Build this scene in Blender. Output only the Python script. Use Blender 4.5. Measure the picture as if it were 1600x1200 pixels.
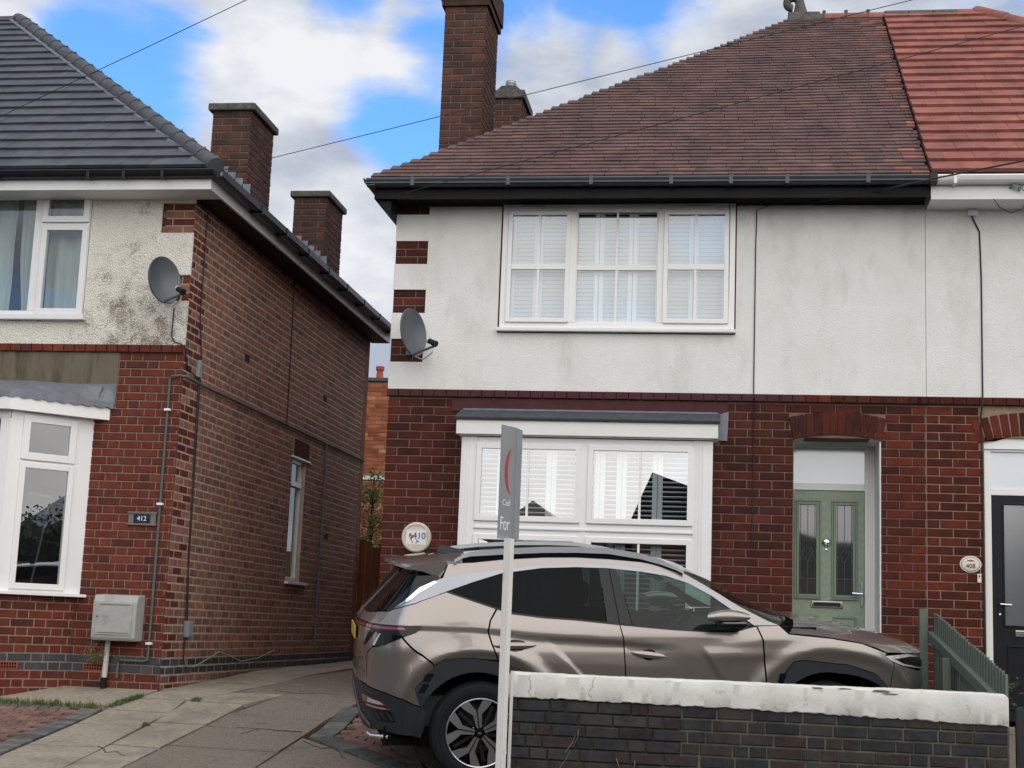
import bpy, bmesh, math, random
from math import sin, cos, pi, radians, sqrt, hypot
from mathutils import Vector, Matrix
from mathutils.geometry import delaunay_2d_cdt

for o in list(bpy.data.objects):
    bpy.data.objects.remove(o)
SC = bpy.context.scene
COL = SC.collection
rng = random.Random(7)

# ---------------------------------------------------------------- camera
CAM = Vector((0.0, -14.012, 1.6))
YAW, PIT, ROL = 0.15124, 0.16341, 0.03914
fwd = Vector((-sin(YAW) * cos(PIT), cos(YAW) * cos(PIT), sin(PIT)))
rgt0 = Vector((cos(YAW), sin(YAW), 0))
up0 = rgt0.cross(fwd)
rgt = rgt0 * cos(ROL) + up0 * sin(ROL)
upv = -rgt0 * sin(ROL) + up0 * cos(ROL)
cam_d = bpy.data.cameras.new('camera')
cam_d.sensor_fit = 'HORIZONTAL'
cam_d.sensor_width = 36.0
cam_d.lens = 36.0 * 2312.24 / 1600.0
cam_d.clip_end = 2000
cam = bpy.data.objects.new('camera', cam_d)
COL.objects.link(cam)
cam.matrix_world = Matrix(((rgt.x, upv.x, -fwd.x, CAM.x), (rgt.y, upv.y, -fwd.y, CAM.y), (rgt.z, upv.z, -fwd.z, CAM.z), (0, 0, 0, 1)))
SC.camera = cam


def shows(p):
    """rough share of the picture a point has: pixels per metre, 0 outside the frame"""
    d = Vector(p) - CAM
    z = d.dot(fwd)
    if z < 0.5:
        return 0, 0, 0
    return 800 + 2312.24 * d.dot(rgt) / z, 600 - 2312.24 * d.dot(upv) / z, 2312.24 / z


# ---------------------------------------------------------------- world, sun, exposure
SUN_EL, SUN_AZ = radians(42), radians(152)      # azimuth measured from +Y towards +X
world = bpy.data.worlds.new('World')
SC.world = world
world.use_nodes = True
wn, wl = world.node_tree.nodes, world.node_tree.links
wn.clear()


def wnode(t, **kw):
    n = wn.new(t)
    for k, v in kw.items():
        setattr(n, k, v)
    return n


w_out = wnode('ShaderNodeOutputWorld')
w_bg = wnode('ShaderNodeBackground')
w_bg.inputs['Strength'].default_value = 0.12
w_sky = wnode('ShaderNodeTexSky', sky_type='NISHITA', sun_disc=False)
w_sky.sun_elevation = SUN_EL
w_sky.sun_rotation = SUN_AZ
w_sky.air_density = 1.25
w_sky.dust_density = 0.4
w_sky.ozone_density = 2.2
w_tc = wnode('ShaderNodeTexCoord')
w_map = wnode('ShaderNodeMapping')
w_map.inputs['Scale'].default_value = (1.0, 1.0, 2.2)
w_map.inputs['Location'].default_value = (0.35, 0.2, 0.15)
wl.new(w_tc.outputs['Generated'], w_map.inputs['Vector'])
w_n1 = wnode('ShaderNodeTexNoise')
w_n1.inputs['Scale'].default_value = 7.5
w_n1.inputs['Detail'].default_value = 7.0
w_n1.inputs['Roughness'].default_value = 0.55
w_n1.inputs['Distortion'].default_value = 0.35
wl.new(w_map.outputs[0], w_n1.inputs['Vector'])
w_n2 = wnode('ShaderNodeTexNoise')
w_n2.inputs['Scale'].default_value = 9.0
w_n2.inputs['Detail'].default_value = 6.0
w_n2.inputs['Roughness'].default_value = 0.55
wl.new(w_map.outputs[0], w_n2.inputs['Vector'])
# clear gaps between the clouds and thicker puffs: where they stand in the sky (unit directions) and how wide


def sky_spots(spots, amount):
    acc = None
    for (dx, dy, dz, rad) in spots:
        l = sqrt(dx * dx + dy * dy + dz * dz)
        vd = wnode('ShaderNodeVectorMath', operation='DISTANCE')
        wl.new(w_tc.outputs['Generated'], vd.inputs[0])
        vd.inputs[1].default_value = (dx / l, dy / l, dz / l)
        mr = wnode('ShaderNodeMapRange', interpolation_type='SMOOTHSTEP')
        mr.inputs['From Min'].default_value = rad * 2.0
        mr.inputs['From Max'].default_value = 0.0
        mr.inputs['To Min'].default_value = 0.0
        mr.inputs['To Max'].default_value = amount
        wl.new(vd.outputs['Value'], mr.inputs['Value'])
        if acc is None:
            acc = mr.outputs[0]
        else:
            mx = wnode('ShaderNodeMath', operation='MAXIMUM')
            wl.new(acc, mx.inputs[0])
            wl.new(mr.outputs[0], mx.inputs[1])
            acc = mx.outputs[0]
    return acc


w_acc = sky_spots(((-.389, .853, .347, .04), (-.36, .861, .36, .03), (-.376, .866, .33, .035), (-.41, .844, .36, .04), (-.437, .835, .335, .035), (-.253, .884, .398, .03), (-.236, .912, .337, .03),
                   (-.199, .903, .38, .04), (-.151, .906, .396, .045), (-.135, .913, .384, .035), (-.102, .917, .389, .04), (-.065, .917, .395, .04), (-.216, .921, .325, .03),
                   (.35, .6, .72, .2), (-.6, .5, .62, .2), (.55, -.2, .8, .22), (-.5, -.5, .7, .2)), 0.86)
w_puff = sky_spots(((-.335, .87, .361, .03), (-.298, .879, .372, .045), (-.272, .894, .356, .045), (-.239, .903, .356, .022), (-.127, .923, .362, .03), (-.033, .923, .38, .022), (-.078, .928, .363, .022), (-.282, .917, .28, .06), (-.46, .81, .36, .03)), 0.42)
w_str = wnode('ShaderNodeMapRange')
w_str.inputs['From Min'].default_value = 0.3
w_str.inputs['From Max'].default_value = 0.7
w_str.clamp = False
wl.new(w_n1.outputs['Fac'], w_str.inputs['Value'])
w_add = wnode('ShaderNodeMath', operation='ADD')
wl.new(w_str.outputs[0], w_add.inputs[0])
wl.new(w_puff, w_add.inputs[1])
w_sub = wnode('ShaderNodeMath', operation='SUBTRACT')
wl.new(w_add.outputs[0], w_sub.inputs[0])
wl.new(w_acc, w_sub.inputs[1])
w_mask = wnode('ShaderNodeMapRange', interpolation_type='SMOOTHSTEP')
w_mask.inputs['From Min'].default_value = -0.25
w_mask.inputs['From Max'].default_value = 0.5
wl.new(w_sub.outputs[0], w_mask.inputs['Value'])
w_ramp = wnode('ShaderNodeValToRGB')
cr = w_ramp.color_ramp
cr.elements[0].position = 0.42
cr.elements[0].color = (1.75, 1.95, 2.35, 1)
cr.elements[1].position = 0.72
cr.elements[1].color = (3.35, 3.42, 3.55, 1)
w_pb = wnode('ShaderNodeMath', operation='MULTIPLY_ADD')
wl.new(w_puff, w_pb.inputs[0])
w_pb.inputs[1].default_value = 0.35
wl.new(w_n2.outputs['Fac'], w_pb.inputs[2])
wl.new(w_pb.outputs[0], w_ramp.inputs['Fac'])
w_mix = wnode('ShaderNodeMix', data_type='RGBA')
wl.new(w_mask.outputs[0], w_mix.inputs['Factor'])
w_gain = wnode('ShaderNodeMix', data_type='RGBA', blend_type='MULTIPLY')
w_gain.inputs['Factor'].default_value = 1.0
w_gain.inputs[7].default_value = (.36, .6, .9, 1)
wl.new(w_sky.outputs['Color'], w_gain.inputs[6])
wl.new(w_gain.outputs[2], w_mix.inputs[6])
wl.new(w_ramp.outputs['Color'], w_mix.inputs[7])
wl.new(w_mix.outputs[2], w_bg.inputs['Color'])
wl.new(w_bg.outputs[0], w_out.inputs['Surface'])

sun_d = bpy.data.lights.new('sun', 'SUN')
sun_d.energy = 1.5
sun_d.angle = radians(105)
sun_d.color = (1.0, 0.925, 0.82)
sun = bpy.data.objects.new('sun', sun_d)
COL.objects.link(sun)
sun_dir = Vector((sin(SUN_AZ) * cos(SUN_EL), cos(SUN_AZ) * cos(SUN_EL), sin(SUN_EL)))
sun.rotation_euler = sun_dir.to_track_quat('Z', 'Y').to_euler()
sun.location = (0, -20, 30)

SC.view_settings.view_transform = 'Standard'
SC.view_settings.look = 'None'
SC.view_settings.gamma = 1.0
SC.view_settings.use_curve_mapping = False
SC.view_settings.exposure = 1.12
SC.render.engine = 'CYCLES'
SC.cycles.max_bounces = 10
SC.cycles.transparent_max_bounces = 16
SC.cycles.caustics_reflective = False
SC.cycles.caustics_refractive = False
SC.cycles.sample_clamp_indirect = 6.0
try:
    SC.cycles.use_denoising = True
    SC.cycles.denoiser = 'OPENIMAGEDENOISE'
except Exception:
    pass

# ---------------------------------------------------------------- materials
MATS = {}


def material(name):
    m = bpy.data.materials.new(name)
    m.use_nodes = True
    nt = m.node_tree
    nt.nodes.clear()
    out = nt.nodes.new('ShaderNodeOutputMaterial')
    MATS[name] = m
    return m, nt.nodes, nt.links, out


def rnd_socket(N, L):
    oi = N.new('ShaderNodeObjectInfo')
    ge = N.new('ShaderNodeNewGeometry')
    ad = N.new('ShaderNodeMath')
    ad.operation = 'ADD'
    L.new(oi.outputs['Random'], ad.inputs[0])
    L.new(ge.outputs['Random Per Island'], ad.inputs[1])
    fr = N.new('ShaderNodeMath')
    fr.operation = 'FRACT'
    L.new(ad.outputs[0], fr.inputs[0])
    return fr.outputs[0]


def ramp(N, stops, constant=False):
    r = N.new('ShaderNodeValToRGB')
    e = r.color_ramp.elements
    while len(e) < len(stops):
        e.new(0.5)
    for el, (p, c) in zip(e, stops):
        el.position = p
        el.color = (c[0], c[1], c[2], 1)
    if constant:
        r.color_ramp.interpolation = 'CONSTANT'
    return r


def surf(name, c1, c2=None, nscale=6.0, rough=0.6, metal=0.0, bump=0.0, bscale=40.0, coat=0.0, spec=0.5,
         stops=None, dirt=None, dscale=2.0, dlo=0.5, dhi=0.7, stretch=(1, 1, 1), rvar=0.0, detail=5.0, coords='world', bdist=0.01, dstretch=None):
    """Principled surface: colour between c1 and c2 by noise (or by a random pick per piece from stops), optional dirt blotches, bump"""
    m, N, L, out = material(name)
    b = N.new('ShaderNodeBsdfPrincipled')
    L.new(b.outputs[0], out.inputs['Surface'])
    if coords == 'world':
        g = N.new('ShaderNodeNewGeometry')
        vec = g.outputs['Position']
    else:
        g = N.new('ShaderNodeTexCoord')
        vec = g.outputs['Object']
    mp = N.new('ShaderNodeMapping')
    mp.inputs['Scale'].default_value = stretch
    L.new(vec, mp.inputs['Vector'])
    vec = mp.outputs[0]
    if rough >= .6 and metal == 0:
        spec = min(spec, .15)
    c2 = c2 or c1
    no = N.new('ShaderNodeTexNoise')
    no.inputs['Scale'].default_value = nscale
    no.inputs['Detail'].default_value = detail
    no.inputs['Roughness'].default_value = 0.6
    L.new(vec, no.inputs['Vector'])
    if stops:
        r = ramp(N, stops)
        L.new(rnd_socket(N, L), r.inputs['Fac'])
        mr = N.new('ShaderNodeMapRange')
        mr.inputs['From Min'].default_value = 0.3
        mr.inputs['From Max'].default_value = 0.7
        mr.inputs['To Min'].default_value = 0.72
        mr.inputs['To Max'].default_value = 1.25
        L.new(no.outputs['Fac'], mr.inputs['Value'])
        mu = N.new('ShaderNodeMix')
        mu.data_type = 'RGBA'
        mu.blend_type = 'MULTIPLY'
        mu.inputs['Factor'].default_value = 1.0
        L.new(r.outputs['Color'], mu.inputs[6])
        L.new(mr.outputs[0], mu.inputs[7])
        col = mu.outputs[2]
    else:
        mr = N.new('ShaderNodeMapRange')
        mr.inputs['From Min'].default_value = 0.3
        mr.inputs['From Max'].default_value = 0.7
        L.new(no.outputs['Fac'], mr.inputs['Value'])
        mi = N.new('ShaderNodeMix')
        mi.data_type = 'RGBA'
        L.new(mr.outputs[0], mi.inputs['Factor'])
        mi.inputs[6].default_value = (*c1, 1)
        mi.inputs[7].default_value = (*c2, 1)
        col = mi.outputs[2]
    if dirt:
        dn = N.new('ShaderNodeTexNoise')
        dn.inputs['Scale'].default_value = dscale
        dn.inputs['Detail'].default_value = 8.0
        dn.inputs['Roughness'].default_value = 0.68
        if dstretch:
            m2_ = N.new('ShaderNodeMapping')
            m2_.inputs['Scale'].default_value = dstretch
            L.new(vec, m2_.inputs['Vector'])
            L.new(m2_.outputs[0], dn.inputs['Vector'])
        else:
            L.new(vec, dn.inputs['Vector'])
        dm = N.new('ShaderNodeMapRange')
        dm.inputs['From Min'].default_value = dlo
        dm.inputs['From Max'].default_value = dhi
        L.new(dn.outputs['Fac'], dm.inputs['Value'])
        di = N.new('ShaderNodeMix')
        di.data_type = 'RGBA'
        L.new(dm.outputs[0], di.inputs['Factor'])
        L.new(col, di.inputs[6])
        di.inputs[7].default_value = (*dirt, 1)
        col = di.outputs[2]
    L.new(col, b.inputs['Base Color'])
    b.inputs['Roughness'].default_value = rough
    if rvar:
        rr = N.new('ShaderNodeMapRange')
        rr.inputs['To Min'].default_value = rough - rvar
        rr.inputs['To Max'].default_value = rough + rvar
        L.new(no.outputs['Fac'], rr.inputs['Value'])
        L.new(rr.outputs[0], b.inputs['Roughness'])
    b.inputs['Metallic'].default_value = metal
    b.inputs['Specular IOR Level'].default_value = spec
    b.inputs['Coat Weight'].default_value = coat
    b.inputs['Coat Roughness'].default_value = 0.03
    if bump:
        bn = N.new('ShaderNodeTexNoise')
        bn.inputs['Scale'].default_value = bscale
        bn.inputs['Detail'].default_value = 4.0
        bn.inputs['Roughness'].default_value = 0.6
        L.new(vec, bn.inputs['Vector'])
        bu = N.new('ShaderNodeBump')
        bu.inputs['Strength'].default_value = bump
        bu.inputs['Distance'].default_value = bdist
        L.new(bn.outputs['Fac'], bu.inputs['Height'])
        L.new(bu.outputs[0], b.inputs['Normal'])
    return m


def glass(name, tint, ior=1.9, rough=0.0, body=None, bodyfac=0.0):
    """thin pane: clear tinted transmission with a Fresnel reflection, and optionally a share of diffuse body (obscured glass)"""
    m, N, L, out = material(name)
    tr = N.new('ShaderNodeBsdfTransparent')
    tr.inputs['Color'].default_value = (*tint, 1)
    gl = N.new('ShaderNodeBsdfGlossy')
    gl.inputs['Roughness'].default_value = rough
    gl.inputs['Color'].default_value = (0.95, 0.97, 1, 1)
    ge = N.new('ShaderNodeNewGeometry')
    dt = N.new('ShaderNodeVectorMath')
    dt.operation = 'DOT_PRODUCT'
    L.new(ge.outputs['Incoming'], dt.inputs[0])
    L.new(ge.outputs['Normal'], dt.inputs[1])
    ab = N.new('ShaderNodeMath')
    ab.operation = 'ABSOLUTE'
    L.new(dt.outputs['Value'], ab.inputs[0])
    om = N.new('ShaderNodeMath')
    om.operation = 'SUBTRACT'
    om.inputs[0].default_value = 1.0
    L.new(ab.outputs[0], om.inputs[1])
    pw = N.new('ShaderNodeMath')
    pw.operation = 'POWER'
    L.new(om.outputs[0], pw.inputs[0])
    pw.inputs[1].default_value = 5.0
    r0 = ((ior - 1) / (ior + 1)) ** 2
    fr = N.new('ShaderNodeMath')
    fr.operation = 'MULTIPLY_ADD'
    L.new(pw.outputs[0], fr.inputs[0])
    fr.inputs[1].default_value = 1 - r0
    fr.inputs[2].default_value = r0
    base = tr.outputs[0]
    if body:
        df = N.new('ShaderNodeBsdfDiffuse')
        df.inputs['Color'].default_value = (*body, 1)
        mb = N.new('ShaderNodeMixShader')
        mb.inputs[0].default_value = bodyfac
        L.new(tr.outputs[0], mb.inputs[1])
        L.new(df.outputs[0], mb.inputs[2])
        base = mb.outputs[0]
    mx = N.new('ShaderNodeMixShader')
    L.new(fr.outputs[0], mx.inputs[0])
    L.new(base, mx.inputs[1])
    L.new(gl.outputs[0], mx.inputs[2])
    L.new(mx.outputs[0], out.inputs['Surface'])
    return m


BR_MAIN = surf('brick_main', (0, 0, 0), stops=[(0.0, (.042, .014, .012)), (0.2, (.056, .016, .012)), (0.5, (.074, .018, .012)), (0.75, (.086, .02, .013)), (0.93, (.07, .02, .014)), (1.0, (.125, .027, .016))],
               nscale=9, rough=.8, bump=.35, bscale=70, dirt=(.03, .02, .02), dscale=4.5, dlo=.55, dhi=.8, bdist=.004)
BR_408 = surf('brick_four_zero_eight', (0, 0, 0), stops=[(0.0, (.053, .014, .010)), (0.35, (.080, .018, .011)), (0.7, (.096, .021, .013)), (0.9, (.122, .025, .015)), (1.0, (.139, .027, .015))],
              nscale=9, rough=.8, bump=.35, bscale=70, dirt=(.05, .025, .02), dscale=4.5, dlo=.56, dhi=.8, bdist=.004)
BR_LEFT = surf('brick_left', (0, 0, 0), stops=[(0.0, (.075, .026, .022)), (0.15, (.1, .029, .021)), (0.4, (.125, .03, .019)), (0.75, (.15, .034, .021)), (0.9, (.11, .032, .024)), (1.0, (.18, .046, .028))],
               nscale=9, rough=.75, bump=.35, bscale=70, dirt=(.05, .028, .026), dscale=4, dlo=.57, dhi=.8, bdist=.004)
BR_SIDE = surf('brick_side', (0, 0, 0), stops=[(0.0, (.180, .088, .066)), (0.3, (.249, .118, .083)), (0.6, (.284, .135, .095)), (0.85, (.241, .119, .089)), (1.0, (.327, .126, .083))],
               nscale=8, rough=.88, bump=.4, bscale=60, dirt=(.12, .08, .066), dscale=1.6, dlo=.5, dhi=.8, bdist=.005)
BR_BLUE = surf('brick_blue', (0, 0, 0), stops=[(0.0, (.026, .03, .037)), (0.4, (.036, .042, .05)), (0.8, (.05, .058, .066)), (1.0, (.06, .05, .052))],
               nscale=10, rough=.55, bump=.3, bscale=60, bdist=.004)
BR_WALL = surf('brick_garden_wall', (0, 0, 0), stops=[(0.0, (.021, .022, .024)), (0.3, (.034, .035, .037)), (0.5, (.048, .045, .039)), (0.7, (.037, .031, .029)), (0.88, (.046, .030, .027)), (1.0, (.032, .037, .042))],
               nscale=14, rough=.72, bump=.5, bscale=55, dirt=(.062, .06, .05), dscale=6, dlo=.5, dhi=.8, bdist=.006)
BR_CHIM = surf('brick_chimney', (0, 0, 0), stops=[(0.0, (.055, .034, .028)), (0.4, (.075, .041, .032)), (0.75, (.092, .045, .034)), (1.0, (.115, .046, .034))],
               nscale=7, rough=.9, bump=.4, bscale=60, dirt=(.03, .026, .024), dscale=2.2, dlo=.5, dhi=.72, bdist=.005)
BR_ORANGE = surf('brick_orange', (0, 0, 0), stops=[(0.0, (.25, .075, .035)), (0.5, (.33, .1, .045)), (0.8, (.4, .15, .07)), (1.0, (.48, .25, .13))],
                 nscale=6, rough=.9, bump=.3, bscale=50, bdist=.005)
MORTAR = surf('mortar', (.22, .15, .115), (.14, .1, .08), nscale=14, rough=.95, bump=.4, bscale=120, bdist=.004)
MORTAR_DK = surf('mortar_dark', (.2, .155, .13), (.12, .095, .085), nscale=10, rough=.95, bump=.4, bscale=120, bdist=.004)
MORTAR_S = surf('mortar_side', (.5, .4, .31), (.33, .26, .2), nscale=5, rough=.95, bump=.4, bscale=120, bdist=.004)
MORTAR_L = surf('mortar_pale', (.33, .24, .17), (.2, .15, .11), nscale=14, rough=.95, bump=.4, bscale=120, bdist=.004)
MORTAR_W = surf('mortar_wall', (.17, .16, .11), (.06, .057, .048), nscale=5, rough=.95, bump=.5, bscale=90, bdist=.004)
RENDER = surf('render_white', (.74, .73, .68), (.82, .81, .765), nscale=2.2, rough=.9, bump=.8, bscale=85, dirt=(.56, .545, .5), dscale=2.6, dlo=.5, dhi=.85, bdist=.01, dstretch=(1, 1, .4))
PAINTSTEP = surf('brick_painted', (.085, .028, .028), (.06, .02, .022), nscale=7, rough=.6, bump=.4, bscale=50, dirt=(.2, .12, .11), dscale=14, dlo=.66, dhi=.76, bdist=.004)
UPVC = surf('upvc_white', (.78, .775, .75), (.82, .815, .79), nscale=3, rough=.28)
UPVC_OLD = surf('upvc_weathered', (.7, .71, .7), (.78, .78, .77), nscale=3, rough=.35, dirt=(.5, .49, .45), dscale=3.5, dlo=.6, dhi=.85)
PAINTWOOD = surf('painted_board', (.72, .71, .67), (.78, .77, .73), nscale=5, rough=.5, dirt=(.45, .44, .4), dscale=7, dlo=.66, dhi=.85)
BLACKPL = surf('black_plastic', (.01, .011, .014), (.016, .017, .02), nscale=4, rough=.35, spec=.25)
GUTTER = surf('gutter_dark', (.032, .04, .046), (.05, .058, .064), nscale=3, rough=.32, stretch=(1, 4, 4))
SOFFIT = surf('black_gloss_timber', (.008, .008, .009), (.014, .013, .013), nscale=6, rough=.5, dirt=(.3, .24, .16), dscale=9, dlo=.72, dhi=.78, stretch=(.35, 1, 4), spec=.15)
LEADD = surf('lead_dark', (.05, .056, .062), (.085, .092, .1), nscale=12, rough=.6, bump=.3, bscale=18, dirt=(.14, .14, .13), dscale=14, dlo=.56, dhi=.75)
LEAD = surf('lead', (.13, .145, .165), (.2, .215, .235), nscale=8, rough=.5, metal=.25, bump=.3, bscale=18, dirt=(.3, .31, .32), dscale=11, dlo=.6, dhi=.8)
GREY = surf('grey_plastic', (.075, .088, .098), (.095, .108, .118), nscale=6, rough=.45)
GREYL = surf('grey_box', (.2, .23, .25), (.25, .28, .3), nscale=6, rough=.5)
INDOOR = surf('room_dark', (.03, .03, .032), (.02, .02, .022), rough=.9)
BLIND = surf('shutter_white', (.64, .68, .69), (.68, .72, .73), nscale=3, rough=.5)
CURTAIN = surf('curtain', (.34, .4, .36), (.45, .5, .46), nscale=5, rough=.9, stretch=(4, 4, .3))
TILE_M = surf('roof_tile_plain', (0, 0, 0), stops=[(0.0, (.112, .071, .065)), (0.35, (.125, .076, .069)), (0.7, (.139, .081, .072)), (0.95, (.120, .076, .072)), (1.0, (.195, .100, .076))],
              nscale=3, rough=.72, bump=.4, bscale=45, dirt=(.075, .052, .05), dscale=3.4, dlo=.48, dhi=.72, bdist=.005)
TILE_R = surf('roof_tile_red', (0, 0, 0), stops=[(0.0, (.224, .086, .068)), (0.5, (.264, .099, .075)), (1.0, (.296, .112, .085))],
              nscale=4, rough=.62, bump=.3, bscale=60, dirt=(.12, .06, .052), dscale=4.5, dlo=.5, dhi=.8, bdist=.004)
SLATE = surf('roof_slate', (0, 0, 0), stops=[(0.0, (.050, .055, .061)), (0.5, (.060, .065, .072)), (1.0, (.070, .074, .080))],
             nscale=5, rough=.5, bump=.25, bscale=50, bdist=.003)
SLATE_HIP = surf('hip_tile_grey', (.07, .072, .078), (.095, .097, .104), nscale=6, rough=.6, bump=.3, bscale=50, bdist=.004)
UNDERROOF = surf('roof_underlay', (.02, .018, .018), rough=.95)
STONE = surf('weathered_stone', (.13, .125, .11), (.06, .06, .055), nscale=16, rough=.9, bump=.8, bscale=40, bdist=.01)
CONC = surf('concrete_slab', (.36, .315, .245), (.235, .205, .16), nscale=26, rough=.9, bump=.8, bscale=95, dirt=(.15, .135, .11), dscale=2.3, dlo=.46, dhi=.76, bdist=.009, detail=8)
CONC2 = surf('concrete_aggregate', (.28, .235, .19), (.13, .11, .09), nscale=60, rough=.92, bump=1.0, bscale=110, dirt=(.075, .068, .06), dscale=3, dlo=.55, dhi=.8, bdist=.012, detail=3)
JOINT = surf('joint_soil', (.03, .026, .02), (.055, .045, .034), nscale=20, rough=1.0, bump=.5, bscale=80)
BLOCK_R = surf('block_red', (0, 0, 0), stops=[(0.0, (.14, .085, .072)), (0.5, (.18, .105, .088)), (1.0, (.215, .122, .1))], nscale=12, rough=.9, bump=.6, bscale=90, dirt=(.075, .06, .05), dscale=5, dlo=.5, dhi=.75, bdist=.006)
BLOCK_G = surf('block_grey', (0, 0, 0), stops=[(0.0, (.075, .076, .072)), (0.5, (.105, .105, .098)), (1.0, (.14, .138, .127))], nscale=12, rough=.9, bump=.6, bscale=90, bdist=.006)
ASPHALT = surf('asphalt', (.05, .05, .052), (.07, .07, .07), nscale=30, rough=.9, bump=.5, bscale=120)
COPING = surf('coping_paint', (.72, .71, .65), (.6, .59, .53), nscale=5, rough=.7, bump=.35, bscale=45, dirt=(.3, .28, .23), dscale=9, dlo=.58, dhi=.74, bdist=.006)
FENCE = surf('fence_green', (.125, .155, .122), (.155, .185, .148), nscale=8, rough=.8, bump=.4, bscale=30, dirt=(.1, .105, .09), dscale=6, dlo=.58, dhi=.75, stretch=(4, 4, .5))
GATE = surf('gate_brown', (.15, .05, .022), (.1, .034, .016), nscale=6, rough=.7, bump=.4, bscale=25, stretch=(4, 4, .4))
POSTWOOD = surf('post_white', (.68, .665, .61), (.76, .74, .69), nscale=7, rough=.75, dirt=(.26, .24, .2), dscale=9, dlo=.6, dhi=.78, stretch=(3, 3, .5))
METERBOX = surf('meter_box_grp', (.42, .42, .39), (.33, .325, .3), nscale=7, rough=.6, dirt=(.2, .19, .165), dscale=5, dlo=.55, dhi=.8)
CREAMPL = surf('cream_plastic', (.6, .58, .5), (.52, .5, .42), nscale=8, rough=.5)
COPPERG = surf('conduit_green', (.11, .15, .135), (.085, .11, .105), nscale=9, rough=.6)
CABLE = surf('cable_black', (.012, .012, .013), rough=.5)
CABLEW = surf('cable_grey', (.3, .3, .29), rough=.5)
IVORY = surf('ivory_paint', (.74, .7, .58), (.68, .64, .53), nscale=14, rough=.4)
INK = surf('ink_black', (.02, .02, .022), rough=.5)
REDINK = surf('ink_red', (.42, .04, .04), rough=.5)
WHITEINK = surf('ink_white', (.8, .8, .8), rough=.5)
GLASSW = glass('window_glass', (.9, .94, .94), 2.3)
GLASSB = glass('bay_glass', (.88, .92, .92), 3.9)
GLASSL4 = glass('left_bay_glass', (.75, .8, .8), 2.3)
GLASSO = glass('obscured_glass', (.4, .43, .43), 2.6, .16, (.12, .14, .145), .6)
GLASSF = glass('frosted_fanlight', (.3, .33, .35), 2.6, .12, (.5, .56, .6), .8)
GLASSL = glass('leaded_glass', (.5, .52, .5), 2.0, .03, (.1, .105, .1), .5)

# dark green composite door with a pressed wood grain
m, N, L, out = material('door_green')
b = N.new('ShaderNodeBsdfPrincipled')
g = N.new('ShaderNodeNewGeometry')
mp = N.new('ShaderNodeMapping')
mp.inputs['Scale'].default_value = (9, 1, 1.6)
L.new(g.outputs['Position'], mp.inputs['Vector'])
wv = N.new('ShaderNodeTexWave')
wv.wave_type = 'RINGS'
wv.inputs['Scale'].default_value = 2.2
wv.inputs['Distortion'].default_value = 9
wv.inputs['Detail'].default_value = 3
wv.inputs['Detail Scale'].default_value = 1.2
L.new(mp.outputs[0], wv.inputs['Vector'])
r = ramp(N, [(0.0, (.235, .3, .21)), (1.0, (.27, .335, .245))])
L.new(wv.outputs['Fac'], r.inputs['Fac'])
L.new(r.outputs[0], b.inputs['Base Color'])
b.inputs['Roughness'].default_value = .42
bu = N.new('ShaderNodeBump')
bu.inputs['Strength'].default_value = .25
bu.inputs['Distance'].default_value = .003
L.new(wv.outputs['Fac'], bu.inputs['Height'])
L.new(bu.outputs[0], b.inputs['Normal'])
L.new(b.outputs[0], out.inputs['Surface'])
DOORG = m
DOORG2 = surf('door_green_moulding', (.17, .225, .155), (.185, .24, .168), rough=.4)
DOORK = surf('door_black', (.006, .007, .01), (.009, .01, .013), rough=.4, spec=.25, bump=.15, bscale=30, stretch=(6, 1, .6))
CHROME = surf('chrome', (.7, .7, .7), rough=.14, metal=1.0)
SATIN = surf('satin_silver', (.27, .285, .3), (.31, .325, .34), nscale=3, rough=.42, metal=.85)
PAINT = surf('car_paint', (.255, .226, .2), (.27, .24, .213), nscale=200, rough=.3, metal=.7, coat=1.0, coords='object')
CARGLASS = glass('car_glass', (.38, .52, .47), 1.38)
PRIVACY = glass('car_privacy_glass', (.05, .06, .065), 1.2)
CARPL = surf('car_cladding', (.018, .022, .026), (.024, .028, .032), nscale=60, rough=.5, spec=.3, bump=.15, bscale=300, coords='object')
CARBLK = surf('car_gloss_black', (.005, .006, .008), rough=.12, spec=.3)
CARIN = surf('car_interior', (.03, .034, .034), (.04, .045, .045), rough=.7)
CARGAP = surf('car_shut_gap', (.004, .004, .004), rough=.9)
RUBBER = surf('tyre_rubber', (.011, .012, .014), (.016, .017, .019), nscale=30, rough=.7, spec=.25, coords='object')
ALLOY = surf('alloy_machined', (.55, .55, .55), (.62, .62, .62), nscale=40, rough=.28, metal=.9, coords='object')
ALLOYD = surf('alloy_dark', (.02, .021, .023), rough=.3, metal=.3)
DISCM = surf('brake_disc', (.12, .11, .1), rough=.5, metal=.8)
LAMPRED = surf('lamp_red', (.16, .008, .012), (.22, .012, .016), rough=.1, coat=1.0)
LAMPCLR = surf('lamp_clear', (.45, .43, .42), (.6, .58, .56), nscale=60, rough=.12, metal=.3, coat=1.0)
PLATEY = surf('number_plate_yellow', (.62, .42, .03), (.55, .36, .02), rough=.35)
BOARDG = surf('board_grey', (.235, .245, .25), (.26, .27, .275), nscale=5, rough=.4)
BOARDL = surf('board_trim_sheen', (.27, .29, .3), (.33, .35, .36), nscale=5, rough=.4)  # paler grey: lower trim, and the fold's reflection put into the colour
TERRAC = surf('terracotta', (.36, .09, .06), (.3, .075, .05), nscale=9, rough=.85)
GALV = surf('galvanised', (.4, .42, .42), (.5, .5, .48), nscale=12, rough=.4, metal=.7)
BARK = surf('bark', (.06, .045, .032), (.09, .07, .05), nscale=20, rough=.95, bump=.6, bscale=50)


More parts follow.
